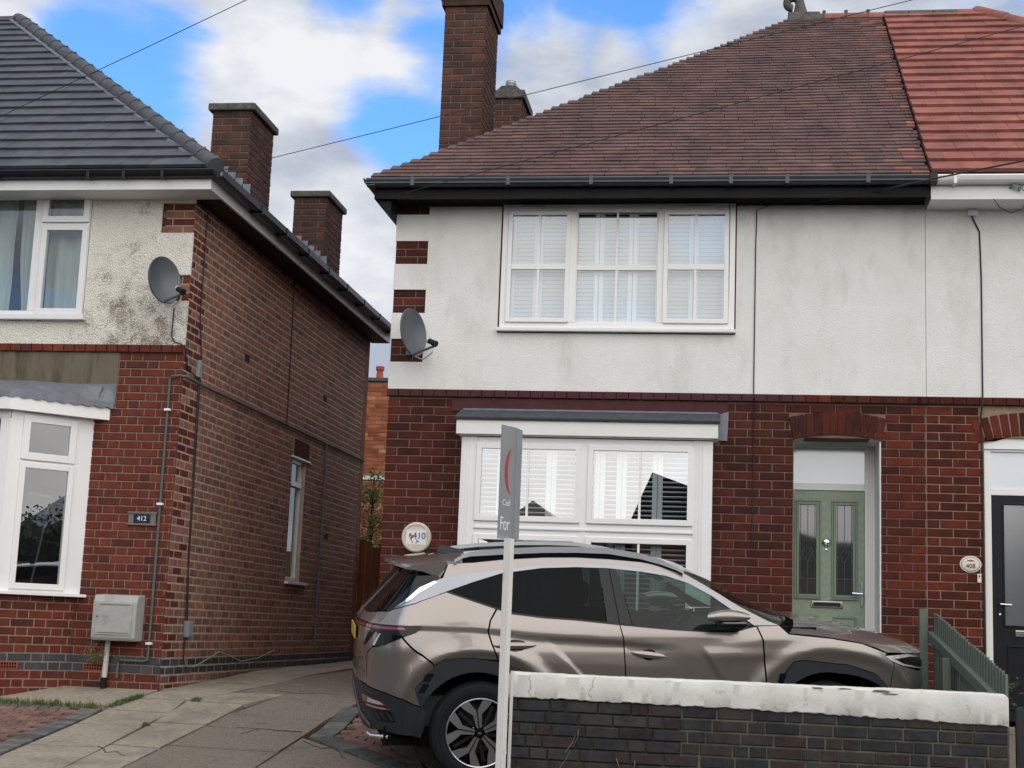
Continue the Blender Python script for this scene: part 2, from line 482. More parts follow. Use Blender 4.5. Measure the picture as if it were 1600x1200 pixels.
def leafmat(name, a, bcol, c):
    m, N, L, out = material(name)
    b = N.new('ShaderNodeBsdfPrincipled')
    r = ramp(N, [(0, a), (.5, bcol), (1, c)])
    L.new(rnd_socket(N, L), r.inputs['Fac'])
    L.new(r.outputs[0], b.inputs['Base Color'])
    b.inputs['Roughness'].default_value = .6
    tl = N.new('ShaderNodeBsdfTranslucent')
    L.new(r.outputs[0], tl.inputs['Color'])
    mx = N.new('ShaderNodeMixShader')
    mx.inputs[0].default_value = .3
    L.new(b.outputs[0], mx.inputs[1])
    L.new(tl.outputs[0], mx.inputs[2])
    L.new(mx.outputs[0], out.inputs['Surface'])
    return m


LEAF = leafmat('leaf_green', (.06, .1, .025), (.11, .16, .04), (.19, .24, .07))
LEAFD = leafmat('leaf_dark', (.02, .035, .012), (.035, .06, .02), (.06, .09, .03))
WEED = leafmat('weed_green', (.09, .13, .03), (.14, .18, .05), (.2, .22, .08))
STRAW = leafmat('dry_stem', (.28, .23, .12), (.36, .3, .17), (.22, .2, .1))

# pebbledash, cream, with bare and blackened patches
m, N, L, out = material('pebbledash_cream')
b = N.new('ShaderNodeBsdfPrincipled')
g = N.new('ShaderNodeNewGeometry')
vo = N.new('ShaderNodeTexVoronoi')
vo.inputs['Scale'].default_value = 75
L.new(g.outputs['Position'], vo.inputs['Vector'])
n1 = N.new('ShaderNodeTexNoise')
n1.inputs['Scale'].default_value = 3.6
n1.inputs['Detail'].default_value = 9
n1.inputs['Roughness'].default_value = .72
L.new(g.outputs['Position'], n1.inputs['Vector'])
n3 = N.new('ShaderNodeTexNoise')
n3.inputs['Scale'].default_value = 120
n3.inputs['Detail'].default_value = 2
L.new(g.outputs['Position'], n3.inputs['Vector'])
sx = N.new('ShaderNodeSeparateXYZ')
L.new(g.outputs['Position'], sx.inputs[0])
pz = N.new('ShaderNodeMapRange')           # wear concentrates right of the window
pz.inputs['From Min'].default_value = -6.75
pz.inputs['From Max'].default_value = -6.25
pz.inputs['To Min'].default_value = -.16
pz.inputs['To Max'].default_value = .055
L.new(sx.outputs['X'], pz.inputs['Value'])
zz = N.new('ShaderNodeMapRange')
zz.inputs['From Min'].default_value = 5.5
zz.inputs['From Max'].default_value = 4.5
zz.inputs['To Min'].default_value = -.1
zz.inputs['To Max'].default_value = .05
L.new(sx.outputs['Z'], zz.inputs['Value'])
a1 = N.new('ShaderNodeMath')
a1.operation = 'ADD'
L.new(n1.outputs['Fac'], a1.inputs[0])
L.new(pz.outputs[0], a1.inputs[1])
a2 = N.new('ShaderNodeMath')
a2.operation = 'ADD'
L.new(a1.outputs[0], a2.inputs[0])
L.new(zz.outputs[0], a2.inputs[1])
a3 = N.new('ShaderNodeMath')
a3.operation = 'MULTIPLY_ADD'
L.new(n3.outputs['Fac'], a3.inputs[0])
a3.inputs[1].default_value = .55
L.new(a2.outputs[0], a3.inputs[2])
mk_ = N.new('ShaderNodeMapRange')
mk_.inputs['From Min'].default_value = .80
mk_.inputs['From Max'].default_value = 1.0
L.new(a3.outputs[0], mk_.inputs['Value'])
cr_ = ramp(N, [(0, (.72, .69, .59)), (1, (.83, .8, .71))])
L.new(vo.outputs['Color'], cr_.inputs['Fac'])
mi = N.new('ShaderNodeMix')
mi.data_type = 'RGBA'
L.new(mk_.outputs[0], mi.inputs['Factor'])
L.new(cr_.outputs[0], mi.inputs[6])
mi.inputs[7].default_value = (.2, .16, .12, 1)
L.new(mi.outputs[2], b.inputs['Base Color'])
b.inputs['Roughness'].default_value = .95
bu = N.new('ShaderNodeBump')
bu.inputs['Strength'].default_value = .9
bu.inputs['Distance'].default_value = .012
L.new(vo.outputs['Distance'], bu.inputs['Height'])
bu.invert = True
L.new(bu.outputs[0], b.inputs['Normal'])
L.new(b.outputs[0], out.inputs['Surface'])
DASH = m
CEMENT = surf('cement_panel_mossy', (.17, .145, .105), (.14, .12, .088), nscale=5, rough=.95, bump=.3, bscale=60, dirt=(.06, .058, .035), dscale=3.2, dlo=.5, dhi=.72, stretch=(1.6, 1, .35))

# ---------------------------------------------------------------- mesh helpers
BASE = {}


class MB:
    def __init__(self):
        self.v, self.f = [], []

    def add(self, vs, fs):
        n = len(self.v)
        self.v += [tuple(p) for p in vs]
        self.f += [tuple(i + n for i in f) for f in fs]
        return self

    def box(self, x0, x1, y0, y1, z0, z1, mat=None):
        vs = [(x0, y0, z0), (x1, y0, z0), (x1, y1, z0), (x0, y1, z0), (x0, y0, z1), (x1, y0, z1), (x1, y1, z1), (x0, y1, z1)]
        if mat:
            vs = [mat @ Vector(p) for p in vs]
        return self.add(vs, [(0, 3, 2, 1), (4, 5, 6, 7), (0, 1, 5, 4), (1, 2, 6, 5), (2, 3, 7, 6), (3, 0, 4, 7)])

    def prism(self, prof, a, b, axis='x', mat=None):
        """closed profile extruded along an axis; profile in the two other axes, in order (y,z), (x,z) or (x,y)"""
        n = len(prof)
        def pt(p, t):
            return (t, p[0], p[1]) if axis == 'x' else (p[0], t, p[1]) if axis == 'y' else (p[0], p[1], t)
        vs = [pt(p, a) for p in prof] + [pt(p, b) for p in prof]
        if mat:
            vs = [mat @ Vector(p) for p in vs]
        fs = [(i, (i + 1) % n, n + (i + 1) % n, n + i) for i in range(n)] + [tuple(range(n))[::-1], tuple(range(n, 2 * n))]
        return self.add(vs, fs)

    def tube(self, pts, r, k=6):
        pts = [Vector(p) for p in pts]
        rings = []
        for i, p in enumerate(pts):
            t = (pts[min(i + 1, len(pts) - 1)] - pts[max(i - 1, 0)]).normalized()
            a = t.cross(Vector((0, 0, 1)) if abs(t.z) < .9 else Vector((1, 0, 0))).normalized()
            b2 = t.cross(a)
            rr = r[i] if isinstance(r, (list, tuple)) else r
            rings.append([p + (a * cos(2 * pi * j / k) + b2 * sin(2 * pi * j / k)) * rr for j in range(k)])
        vs = [q for ring in rings for q in ring]
        fs = []
        for i in range(len(pts) - 1):
            for j in range(k):
                fs.append((i * k + j, i * k + (j + 1) % k, (i + 1) * k + (j + 1) % k, (i + 1) * k + j))
        fs += [tuple(range(k))[::-1], tuple(range((len(pts) - 1) * k, len(pts) * k))]
        return self.add(vs, fs)

    def lathe(self, prof, k=24, mat=None):
        """profile of (radius, height) turned about local z"""
        vs = []
        for r, h in prof:
            for j in range(k):
                vs.append(Vector((r * cos(2 * pi * j / k), r * sin(2 * pi * j / k), h)))
        if mat:
            vs = [mat @ p for p in vs]
        fs = []
        for i in range(len(prof) - 1):
            for j in range(k):
                fs.append((i * k + j, i * k + (j + 1) % k, (i + 1) * k + (j + 1) % k, (i + 1) * k + j))
        return self.add(vs, fs)

    def build(self, name, mat, parent=None, smooth=False, bevel=0.0, kind=None, mw=None, fix=True):
        me = bpy.data.meshes.new(name)
        me.from_pydata(self.v, [], self.f)
        if fix:
            bm = bmesh.new()
            bm.from_mesh(me)
            bmesh.ops.recalc_face_normals(bm, faces=bm.faces)
            if bevel:
                bmesh.ops.remove_doubles(bm, verts=bm.verts, dist=1e-5)
                es = [e for e in bm.edges if len(e.link_faces) == 2 and e.calc_face_angle(0) > .5]
                bmesh.ops.bevel(bm, geom=es, offset=bevel, segments=2, affect='EDGES', profile=.6, clamp_overlap=True)
            bm.to_mesh(me)
            bm.free()
        return obj(name, me, mat, parent, smooth, kind, mw)


def obj(name, me, mat, parent=None, smooth=False, kind=None, mw=None):
    if mat is not None and not me.materials:
        me.materials.append(mat)
    if smooth:
        for p in me.polygons:
            p.use_smooth = True
        try:
            me.set_sharp_from_angle(angle=radians(38))
        except Exception:
            pass
    o = bpy.data.objects.new(name, me)
    COL.objects.link(o)
    mw = mw or Matrix()
    BASE[o.name] = mw
    if parent:
        o.parent = parent
        o.matrix_parent_inverse = Matrix()
        o.matrix_basis = BASE[parent.name].inverted() @ mw
    else:
        o.matrix_basis = mw
    if kind:
        o['kind'] = kind
    return o


def thing(name, label, cat, loc=(0, 0, 0), group=None, mw=None):
    o = bpy.data.objects.new(name, None)
    o.empty_display_size = .2
    COL.objects.link(o)
    mw = mw or Matrix.Translation(loc)
    o.matrix_basis = mw
    BASE[o.name] = mw
    o['label'] = label
    o['category'] = cat
    if group:
        o['group'] = group
    return o


def tag(o, label, cat, group=None):
    o['label'] = label
    o['category'] = cat
    if group:
        o['group'] = group
    return o


def frame(px, py, pz, origin):
    """matrix from three axis vectors and an origin"""
    return Matrix(((px[0], py[0], pz[0], origin[0]), (px[1], py[1], pz[1], origin[1]), (px[2], py[2], pz[2], origin[2]), (0, 0, 0, 1)))


def text_obj(name, body, size, mat, parent, mw, extrude=.002, squeeze=1.0):
    cu = bpy.data.curves.new(name, 'FONT')
    cu.body = body
    cu.size = size
    cu.extrude = extrude
    cu.align_x = 'CENTER'
    cu.align_y = 'CENTER'
    t = bpy.data.objects.new(name + '_tmp', cu)
    COL.objects.link(t)
    bpy.context.view_layer.update()
    me = bpy.data.meshes.new_from_object(t.evaluated_get(bpy.context.evaluated_depsgraph_get()))
    bpy.data.objects.remove(t)
    bpy.data.curves.remove(cu)
    me.transform(Matrix.Scale(squeeze, 4, (1, 0, 0)))
    me.materials.clear()
    return obj(name, me, mat, parent, mw=mw)


WALLX = lambda o: frame((1, 0, 0), (0, 0, 1), (0, -1, 0), o)     # text / plates lying on a wall that faces the street

# ---------------------------------------------------------------- bricks
PIECE_MESH = {}


def brick_mesh(Lm, h, d=.05, ch=.004):
    key = (round(Lm, 3), round(h, 3), d, ch)
    if key not in PIECE_MESH:
        x, z = Lm / 2, h / 2
        vs = [(-x, d, -z), (x, d, -z), (x, d, z), (-x, d, z), (-x, ch, -z), (x, ch, -z), (x, ch, z), (-x, ch, z),
              (-x + ch, 0, -z + ch), (x - ch, 0, -z + ch), (x - ch, 0, z - ch), (-x + ch, 0, z - ch)]
        fs = [(0, 1, 5, 4), (1, 2, 6, 5), (2, 3, 7, 6), (3, 0, 4, 7), (4, 5, 9, 8), (5, 6, 10, 9), (6, 7, 11, 10), (7, 4, 8, 11), (8, 9, 10, 11)]
        me = bpy.data.meshes.new('brick')
        me.from_pydata(vs, [], fs)
        PIECE_MESH[key] = (me, vs, fs)
    return PIECE_MESH[key]


HIDE = [[(556, 960), (640, 880), (740, 868), (900, 855), (1050, 885), (1180, 955), (1380, 995), (1425, 1050), (1430, 1250), (540, 1250)],
        [(790, 1050), (1580, 1086), (1580, 1250), (790, 1250)], [(1440, 960), (1460, 955), (1580, 1060), (1580, 1100), (1440, 1100)]]


def inside(poly, x, y):
    c = False
    j = len(poly) - 1
    for i in range(len(poly)):
        if (poly[i][1] > y) != (poly[j][1] > y) and x < (poly[j][0] - poly[i][0]) * (y - poly[i][1]) / (poly[j][1] - poly[i][1]) + poly[i][0]:
            c = not c
        j = i
    return c


def piece_score(c, area, hide=True):
    x, y, s = shows(c)
    if s == 0 or x < -10 or x > 1610 or y < -10 or y > 1210:
        return 0
    if hide and any(inside(h, x, y) for h in HIDE):
        return 0
    return s * s * area


class Pieces:
    """collects alike pieces of one thing; the 300 that show largest become objects, the rest one joined part per owner"""

    def __init__(self, name, stuffname):
        self.name, self.sn, self.items = name, stuffname, []

    def put(self, owner, meshdata, mw, mat, area, hide=True, facing=1.0):
        c = mw.translation
        x, y, s = shows(c)
        if s == 0 or x < -260 or x > 1860 or y < -200 or y > 1420:
            return
        self.items.append((piece_score(c, area, hide) * facing, owner, meshdata, mw, mat))

    def flush(self, cap=300):
        self.items.sort(key=lambda t: -t[0])
        rest = {}
        for i, (sc, owner, md, mw, mat) in enumerate(self.items):
            me, vs, fs = md
            if i < cap and sc > 0:
                if not me.materials:
                    me.materials.append(mat)
                elif me.materials[0] is not mat:
                    key = (me.name, mat.name)
                    if key not in PIECE_MESH:
                        m2 = me.copy()
                        m2.materials.clear()
                        m2.materials.append(mat)
                        PIECE_MESH[key] = m2
                    me = PIECE_MESH[key]
                obj(self.name, me, mat, owner, mw=mw)
            else:
                rest.setdefault((owner.name, mat.name), []).append((owner, md, mw, mat))
        for lst in rest.values():
            mb = MB()
            for owner, (me, vs, fs), mw, mat in lst:
                mb.add([mw @ Vector(p) for p in vs], fs)
            mb.build(self.sn, lst[0][3], lst[0][0], kind='stuff', fix=False)


def lay(P, owner, org, ux, nrm, u0, u1, z0, z1, ch, Ls, mat, holes=(), bond='stretcher', hide=True, facing=1.0, joint=.011, seed=1, proud=0.0, z_off=0.0, pick=None, d=.05):
    """brick courses over a wall face. org: point where u=0 (z absolute). holes: (ua, ub, za, zb). pick(u, z, mat) may change the material"""
    r = random.Random(seed)
    inward = Vector((-nrm[0], -nrm[1], -nrm[2]))
    rows = int(round((z1 - z0) / ch))
    Hd = Ls / 2
    for k in range(rows):
        zc = z0 + (k + .5) * ch
        segs = []
        if bond == 'stretcher':
            u = u0 - (Hd if (k + int(z_off)) % 2 else 0)
            while u < u1:
                segs.append((u, u + Ls))
                u += Ls
        elif bond == 'flemish':
            u = u0 - (.75 * Ls if k % 2 else 0)
            while u < u1:
                segs.append((u, u + Ls))
                segs.append((u + Ls, u + Ls + Hd))
                u += Ls + Hd
        else:                                     # mixed garden wall
            u = u0 - r.random() * Ls
            while u < u1:
                w = Hd if r.random() < .38 else Ls
                w *= r.uniform(.93, 1.06)
                segs.append((u, u + w))
                u += w
        for a, bb in segs:
            parts = [(max(a, u0), min(bb, u1))]
            for (ha, hb, za, zb) in holes:
                if zc + ch * .3 > za and zc - ch * .3 < zb:
                    nx = []
                    for (p, q) in parts:
                        if hb <= p or ha >= q:
                            nx.append((p, q))
                        else:
                            if ha > p:
                                nx.append((p, ha))
                            if hb < q:
                                nx.append((hb, q))
                    parts = nx
            for (p, q) in parts:
                if q - p < .018:
                    continue
                Lm, h = q - p - joint, ch - joint
                c = Vector((org[0] + ux[0] * (p + q) / 2, org[1] + ux[1] * (p + q) / 2, zc))
                c += Vector(nrm) * (proud + r.uniform(-.0015, .0015))
                mw = frame(ux, inward, (0, 0, 1), c) @ Matrix.Rotation(r.uniform(-.006, .006), 4, 'Y')
                mm = pick(p, zc, mat) if pick else mat
                P.put(owner, brick_mesh(round(Lm * 200) / 200 if abs(Lm - Ls) > .02 else Ls - joint, h, d), mw, mm, Lm * h, hide, facing)


def sheet_with_holes(mb, u0, u1, z0, z1, holes, emit):
    """cells of a wall face minus rectangular holes; emit(ua, ub, za, zb) adds one cell"""
    us = sorted({u0, u1, *[min(max(h[0], u0), u1) for h in holes], *[min(max(h[1], u0), u1) for h in holes]})
    zs = sorted({z0, z1, *[min(max(h[2], z0), z1) for h in holes], *[min(max(h[3], z0), z1) for h in holes]})
    for a, b2 in zip(us, us[1:]):
        for c, d in zip(zs, zs[1:]):
            cu, cz = (a + b2) / 2, (c + d) / 2
            if any(h[0] < cu < h[1] and h[2] < cz < h[3] for h in holes):
                continue
            emit(a, b2, c, d)


def wall_core(name, mat, parent, x0, x1, z0, z1, holes, yf, yb):
    """solid wall facing the street between yf (front) and yb, with openings that have reveals"""
    mb = MB()
    us = sorted({x0, x1, *[h[0] for h in holes], *[h[1] for h in holes]})
    zs = sorted({z0, z1, *[h[2] for h in holes], *[h[3] for h in holes]})
    us = [u for u in us if x0 <= u <= x1]
    zs = [z for z in zs if z0 <= z <= z1]
    solid = {}
    for i in range(len(us) - 1):
        for j in range(len(zs) - 1):
            cu, cz = (us[i] + us[i + 1]) / 2, (zs[j] + zs[j + 1]) / 2
            solid[i, j] = not any(h[0] < cu < h[1] and h[2] < cz < h[3] for h in holes)
    for (i, j), s in solid.items():
        if not s:
            continue
        a, b2, c, d = us[i], us[i + 1], zs[j], zs[j + 1]
        mb.add([(a, yf, c), (b2, yf, c), (b2, yf, d), (a, yf, d)], [(0, 1, 2, 3)])
        mb.add([(a, yb, c), (b2, yb, c), (b2, yb, d), (a, yb, d)], [(3, 2, 1, 0)])
        for di, dj, q in ((-1, 0, [(a, c), (a, d)]), (1, 0, [(b2, d), (b2, c)]), (0, -1, [(b2, c), (a, c)]), (0, 1, [(a, d), (b2, d)])):
            if not solid.get((i + di, j + dj), False):
                (ua, za), (ub, zb) = q
                mb.add([(ua, yf, za), (ua, yf, za), (ub, yf, zb), (ub, yb, zb), (ua, yb, za)], [(1, 2, 3, 4)])
    return mb.build(name, mat, parent, fix=False)


# ---------------------------------------------------------------- ground
GP = [(-60, 0), (-7.2, 0), (-6.5, .03), (-5.5, .14), (-4.2, .31), (-2.7, .485), (-1.15, .68), (-.2, .885), (1.2, .944), (3.4, 1.03), (7, 1.045), (90, 1.05)]


def lerp(x, pts):
    if x <= pts[0][0]:
        return pts[0][1]
    for (a, b2), (c, d) in zip(pts, pts[1:]):
        if x <= c:
            return b2 + (d - b2) * (x - a) / (c - a)
    return pts[-1][1]


def gz(y):
    return lerp(y, GP)


mb = MB()
ys = sorted({p[0] for p in GP} | {-40, -20, -6, -5, -3.4, -2, -.7, .5, 2.2, 5, 12, 25, 50})
for a, b2 in zip(ys, ys[1:]):
    if b2 <= -7.2:
        continue
    mb.add([(-70, a, gz(a) - .035), (70, a, gz(a) - .035), (70, b2, gz(b2) - .035), (-70, b2, gz(b2) - .035)], [(0, 1, 2, 3)])
g = mb.build('ground', JOINT, fix=False)
g['kind'] = 'structure'
mb = MB().box(-70, 70, -16.5, -7.35, -.3, -.02)
mb.add([(-70, -70, -.02), (70, -70, -.02), (70, -16.5, -.02), (-70, -16.5, -.02)], [(0, 1, 2, 3)])
g = mb.build('road', ASPHALT)
g['kind'] = 'structure'
mb = MB().box(-70, 70, -7.35, -7.2, -.2, .1)
g = mb.build('kerb', CONC)
g['kind'] = 'structure'
drive = MB().box(-3.3, 1.7, -4.0, -3.95, .1, .12).build('driveway', CONC2)
drive['kind'] = 'structure'


def flag(name, poly, mat, parent, th=.05, lift=0.0, gap=.007, tilt=0.0):
    """a paving piece: polygon in plan (shrunk by gap), following the slope of the ground"""
    cx = sum(p[0] for p in poly) / len(poly)
    cy = sum(p[1] for p in poly) / len(poly)
    pts = []
    for (x, y) in poly:
        d = hypot(x - cx, y - cy)
        k = max(0, (d - gap * 1.4) / d)
        pts.append((cx + (x - cx) * k, cy + (y - cy) * k))
    ax, ay = rng.uniform(-tilt, tilt), rng.uniform(-tilt, tilt)
    top = [(x, y, gz(y) + lift + ax * (x - cx) + ay * (y - cy)) for x, y in pts]
    bot = [(x, y, z - th) for x, y, z in top]
    n = len(pts)
    mbx = MB().add(top + bot, [tuple(range(n))] + [(i, n + i, n + (i + 1) % n, (i + 1) % n) for i in range(n)])
    return mbx.build(name, mat, parent, bevel=.004 if n == 4 else 0)


slabs = [
    # strip beside the left house
    ([(-5.62, -.52), (-5.02, -.49), (-5.0, -.93), (-5.62, -.9)], CONC), ([(-5.62, -.91), (-5.0, -.94), (-5.03, -1.45), (-5.63, -1.48)], CONC),
    ([(-5.63, -1.49), (-5.03, -1.46), (-4.99, -2.35), (-5.62, -2.4)], CONC), ([(-5.62, -2.41), (-4.99, -2.36), (-4.95, -3.6), (-5.6, -3.6)], CONC),
    ([(-5.38, -.1), (-4.72, -.08), (-4.98, -.47), (-5.5, -.5)], CONC), ([(-5.38, 1.15), (-4.68, 1.15), (-4.72, -.06), (-5.38, -.08)], CONC),
    ([(-5.38, 2.6), (-4.66, 2.6), (-4.68, 1.17), (-5.38, 1.17)], CONC), ([(-5.38, 4.4), (-4.7, 4.4), (-4.66, 2.62), (-5.38, 2.62)], CONC), ([(-5.38, 7.2), (-4.7, 7.2), (-4.7, 4.42), (-5.38, 4.42)], CONC),
    # second strip
    ([(-4.7, -.06), (-4.2, -.04), (-4.42, -.52), (-4.98, -.48)], CONC), ([(-5.0, -.5), (-4.43, -.54), (-4.53, -1.27), (-5.02, -1.25)], CONC),
    ([(-5.01, -1.27), (-4.53, -1.29), (-4.55, -2.28), (-4.98, -2.22)], CONC), ([(-4.98, -2.24), (-4.55, -2.3), (-4.55, -3.6), (-4.94, -3.6)], CONC),
    # wide strip of exposed aggregate
    ([(-4.2, -.05), (-3.4, -.1), (-3.55, -.92), (-4.46, -.88)], CONC2), ([(-4.47, -.89), (-3.55, -.93), (-3.57, -1.38), (-4.5, -1.33)], CONC2),
    ([(-4.52, -1.34), (-3.57, -1.39), (-3.58, -2.2), (-4.53, -2.15)], CONC2), ([(-4.53, -2.16), (-3.58, -2.21), (-3.57, -3.6), (-4.53, -3.6)], CONC2),
    ([(-4.65, 2.5), (-3.38, 2.5), (-3.38, 1.0), (-4.67, 1.1)], CONC2), ([(-4.67, 1.08), (-3.38, .98), (-3.38, -.06), (-4.2, -.02), (-4.69, -.04)], CONC2),
    ([(-5.38, 14), (-3.0, 14), (-3.38, 2.52), (-4.65, 2.52)], CONC2),
    # rough concrete in the foreground
    ([(-3.56, -1.6), (-2.98, -2.17), (-2.55, -2.62), (-2.0, -3.2), (-2.0, -3.9), (-3.56, -3.9)], CONC2),
]
for poly, mt in slabs:
    flag('slab', poly, mt, drive, tilt=.006)
ckm = MB()
for (pts_) in ([(-4.24, -1.34), (-4.0, -1.33), (-3.85, -1.37), (-3.63, -1.38)], [(-4.03, -1.34), (-4.05, -1.45), (-4.1, -1.6)], [(-5.05, -2.35), (-4.95, -2.42), (-4.9, -2.55), (-4.8, -2.5), (-4.7, -2.62)],
               [(-4.4, .3), (-4.1, .1), (-3.9, .25), (-3.7, .15)], [(-3.5, -1.75), (-3.3, -2.0), (-3.2, -1.95), (-3.0, -2.3)]):
    pp_ = []
    for (xa, ya), (xb, yb) in zip(pts_, pts_[1:]):
        for j in range(5):
            t_ = j / 5
            pp_.append((xa + (xb - xa) * t_ + rng.uniform(-.012, .012), ya + (yb - ya) * t_ + rng.uniform(-.012, .012)))
    pp_.append(pts_[-1])
    ckm.tube([(a, b2, gz(b2) + .0005) for a, b2 in pp_], .0038, 4)
ckm.build('crack', JOINT, drive, kind='stuff')
apron = flag('path', [(-7.6, -.25), (-5.42, -.24), (-5.3, .2), (-5.42, -.3), (-5.58, -.84), (-6.3, -.83), (-7.6, -.8)], CONC, None, lift=.012)
apron['kind'] = 'structure'
far_ground = flag('yard', [(-3.3, .0), (3.2, .0), (3.2, -3.95), (-1.3, -3.95), (-3.3, -1.0)], CONC2, None, lift=-.012)
far_ground['kind'] = 'structure'
forecourt = MB().box(-7.0, -6.9, -3.0, -2.9, .2, .21).build('forecourt', BLOCK_R)
forecourt['kind'] = 'structure'
front_edge = MB()


def block(parent, cx, cy, w, l, ang, mat):
    pl = []
    for (a, b2) in ((-w / 2, -l / 2), (w / 2, -l / 2), (w / 2, l / 2), (-w / 2, l / 2)):
        pl.append((cx + a * cos(ang) - b2 * sin(ang), cy + a * sin(ang) + b2 * cos(ang)))
    return flag('block', pl, mat, parent, th=.04, gap=.005, tilt=.007)


k = 0
y = -1.02
while y > -3.4:                                    # left forecourt: red blocks, grey edging
    x = -5.93 - (0.1 if k % 2 else 0)
    while x > -7.5:
        if x < -5.9:
            block(forecourt, x, y, .196, .097, 0, BLOCK_R)
        x -= .2
    k += 1
    y -= .1
y = -.96
while y > -3.5:
    block(forecourt, -5.76, y, .2, .097, 0, BLOCK_G)
    y -= .1
x = -6.0
while x > -7.5:
    block(forecourt, x, -.915, .097, .1, 0, BLOCK_G)
    x -= .1
k = 0                                              # block paving under the car: red field inside a grey border
y = -.55
while y > -3.4:
    x = -3.12 - (0.1 if k % 2 else 0)
    while x < -1.2:
        if x > -3.24 and y + x > -4.72:
            block(drive, x, y, .196, .097, 0, BLOCK_R)
        x += .2
    k += 1
    y -= .1
y = -.5
while y > -1.6:
    block(drive, -3.42, y, .2, .097, 0, BLOCK_G)
    y -= .1
for i in range(17):                                # diagonal edging
    block(drive, -3.42 + .071 * i, -1.53 - .071 * i, .2, .097, radians(45), BLOCK_G)

# ================================================================ HOUSE 410 (middle)
CH, LS = .0807, .2325
STR_Z = 3.797                                      # underside of the string course
h410 = thing('house', 'white rendered brick house in the middle with brown tiled roof and green front door', 'house', (-.8, 0, .9))
P410 = Pieces('brick', 'brickwork')
XA, XP = -3.36, 1.764                              # left corner, party line
BAY = (-2.52, -.22, .9, 3.66)
DOOR = (.558, 1.357, .9, 3.47)
holes410 = [BAY, DOOR]
bw = wall_core('brick_wall', MORTAR, h410, XA + .008, XP, .6, STR_Z, holes410, .008, .3)
zrow0 = 3.783 - 36 * CH
lay(P410, bw, (0, 0), (1, 0, 0), (0, -1, 0), XA, XP, zrow0, zrow0 + 36 * CH, CH, LS, BR_MAIN, holes410 + [(.957 - hw_, .957 + hw_, za_, zb_) for hw_, za_, zb_ in ((.405, 3.46, 3.50), (.42, 3.53, 3.56), (.44, 3.60, 3.65), (.37, 3.69, 3.70))] + [(-2.62, -.13, 3.4, 3.8)], seed=3,
    pick=lambda u, z, m_: BR_408 if u > 1.36 else m_)
# painted lintel band over the bay
band = MB().box(-2.72, -.06, -.012, .05, 3.66, 3.785).build('lintel', PAINTSTEP, h410)
# string course
sc_ = MB().box(XA, XP, .0, .1, STR_Z, 3.872).build('string_course', MORTAR_DK, h410)
x = XA - .01
while x < XP:
    w = .1185
    c = Vector((min(x + w / 2, XP - .03), -.035, (STR_Z + 3.872) / 2))
    P410.put(sc_, brick_mesh(w - .008, .07), frame((1, 0, 0), (0, 1, 0), (0, 0, 1), c), PAINTSTEP if x < .6 else BR_408, w * .07)
    x += w
# arch over the door
ar = MB().box(.56, 1.355, .012, .3, 3.505, 3.7).build('door_arch', MORTAR, h410)
cx0, rad0 = .957, 1.55
for i in range(12):
    a = (i - 5.5) * .0435
    md = brick_mesh(.0675, .215)
    zc = 3.50 - rad0 + (rad0 + .1075) * cos(a)
    mw = frame((cos(a), 0, -sin(a)), (0, 1, 0), (sin(a), 0, cos(a)), (cx0 + (rad0 + .1075) * sin(a), -.002, zc))
    P410.put(ar, md, Matrix.Translation((0, -.006, 0)) @ mw, BR_408 if i > 8 else BR_MAIN, .066 * .215)
# rendered upper wall with brick quoins let in at the corner
QZ = [(5.635, 5.80), (5.129, 5.365), (4.632, 4.869), (4.141, 4.372)]
UPW = (-2.30, .0, 4.44, 5.80)
notches = [(XA - .01, -3.031, a, b2) for a, b2 in QZ]
rw = wall_core('rendered_wall', RENDER, h410, XA - .004, XP, 3.872, 5.86, [UPW] + notches, -.014, .3)
qn = MB().box(XA, -2.98, .006, .05, 4.08, 5.82).build('quoin', MORTAR_DK, h410)
for a, b2 in QZ:
    n = int(round((b2 - a) / CH))
    hh = (b2 - a) / n
    for k in range(n):
        cut = -3.36 + (.1 if (k % 2) else .225)
        for (p, q) in ((XA, cut), (cut, -3.028)):
            if q - p > .03:
                P410.put(qn, brick_mesh(q - p - .01, hh - .01), frame((1, 0, 0), (0, 1, 0), (0, 0, 1), ((p + q) / 2, .001, a + (k + .5) * hh)), BR_MAIN, (q - p) * hh)
MB().box(XA, XA + .25, .305, 8.0, .6, 5.86).build('side_wall', BR_SIDE, h410)
MB().box(XA, XP, 7.75, 8.0, .6, 5.86).build('rear_wall', BR_SIDE, h410)
MB().box(XA + .3, XP, 1.6, 1.65, .9, 5.8).build('room_partition', INDOOR, h410)
MB().box(XA + .3, XP, .31, 1.6, 3.74, 3.84).build('upper_floor', INDOOR, h410)


def pane(parent, x0, x1, y, z0, z1, mat, name='pane'):
    return MB().add([(x0, y, z0), (x1, y, z0), (x1, y, z1), (x0, y, z1)], [(0, 1, 2, 3)]).build(name, mat, parent, fix=False)


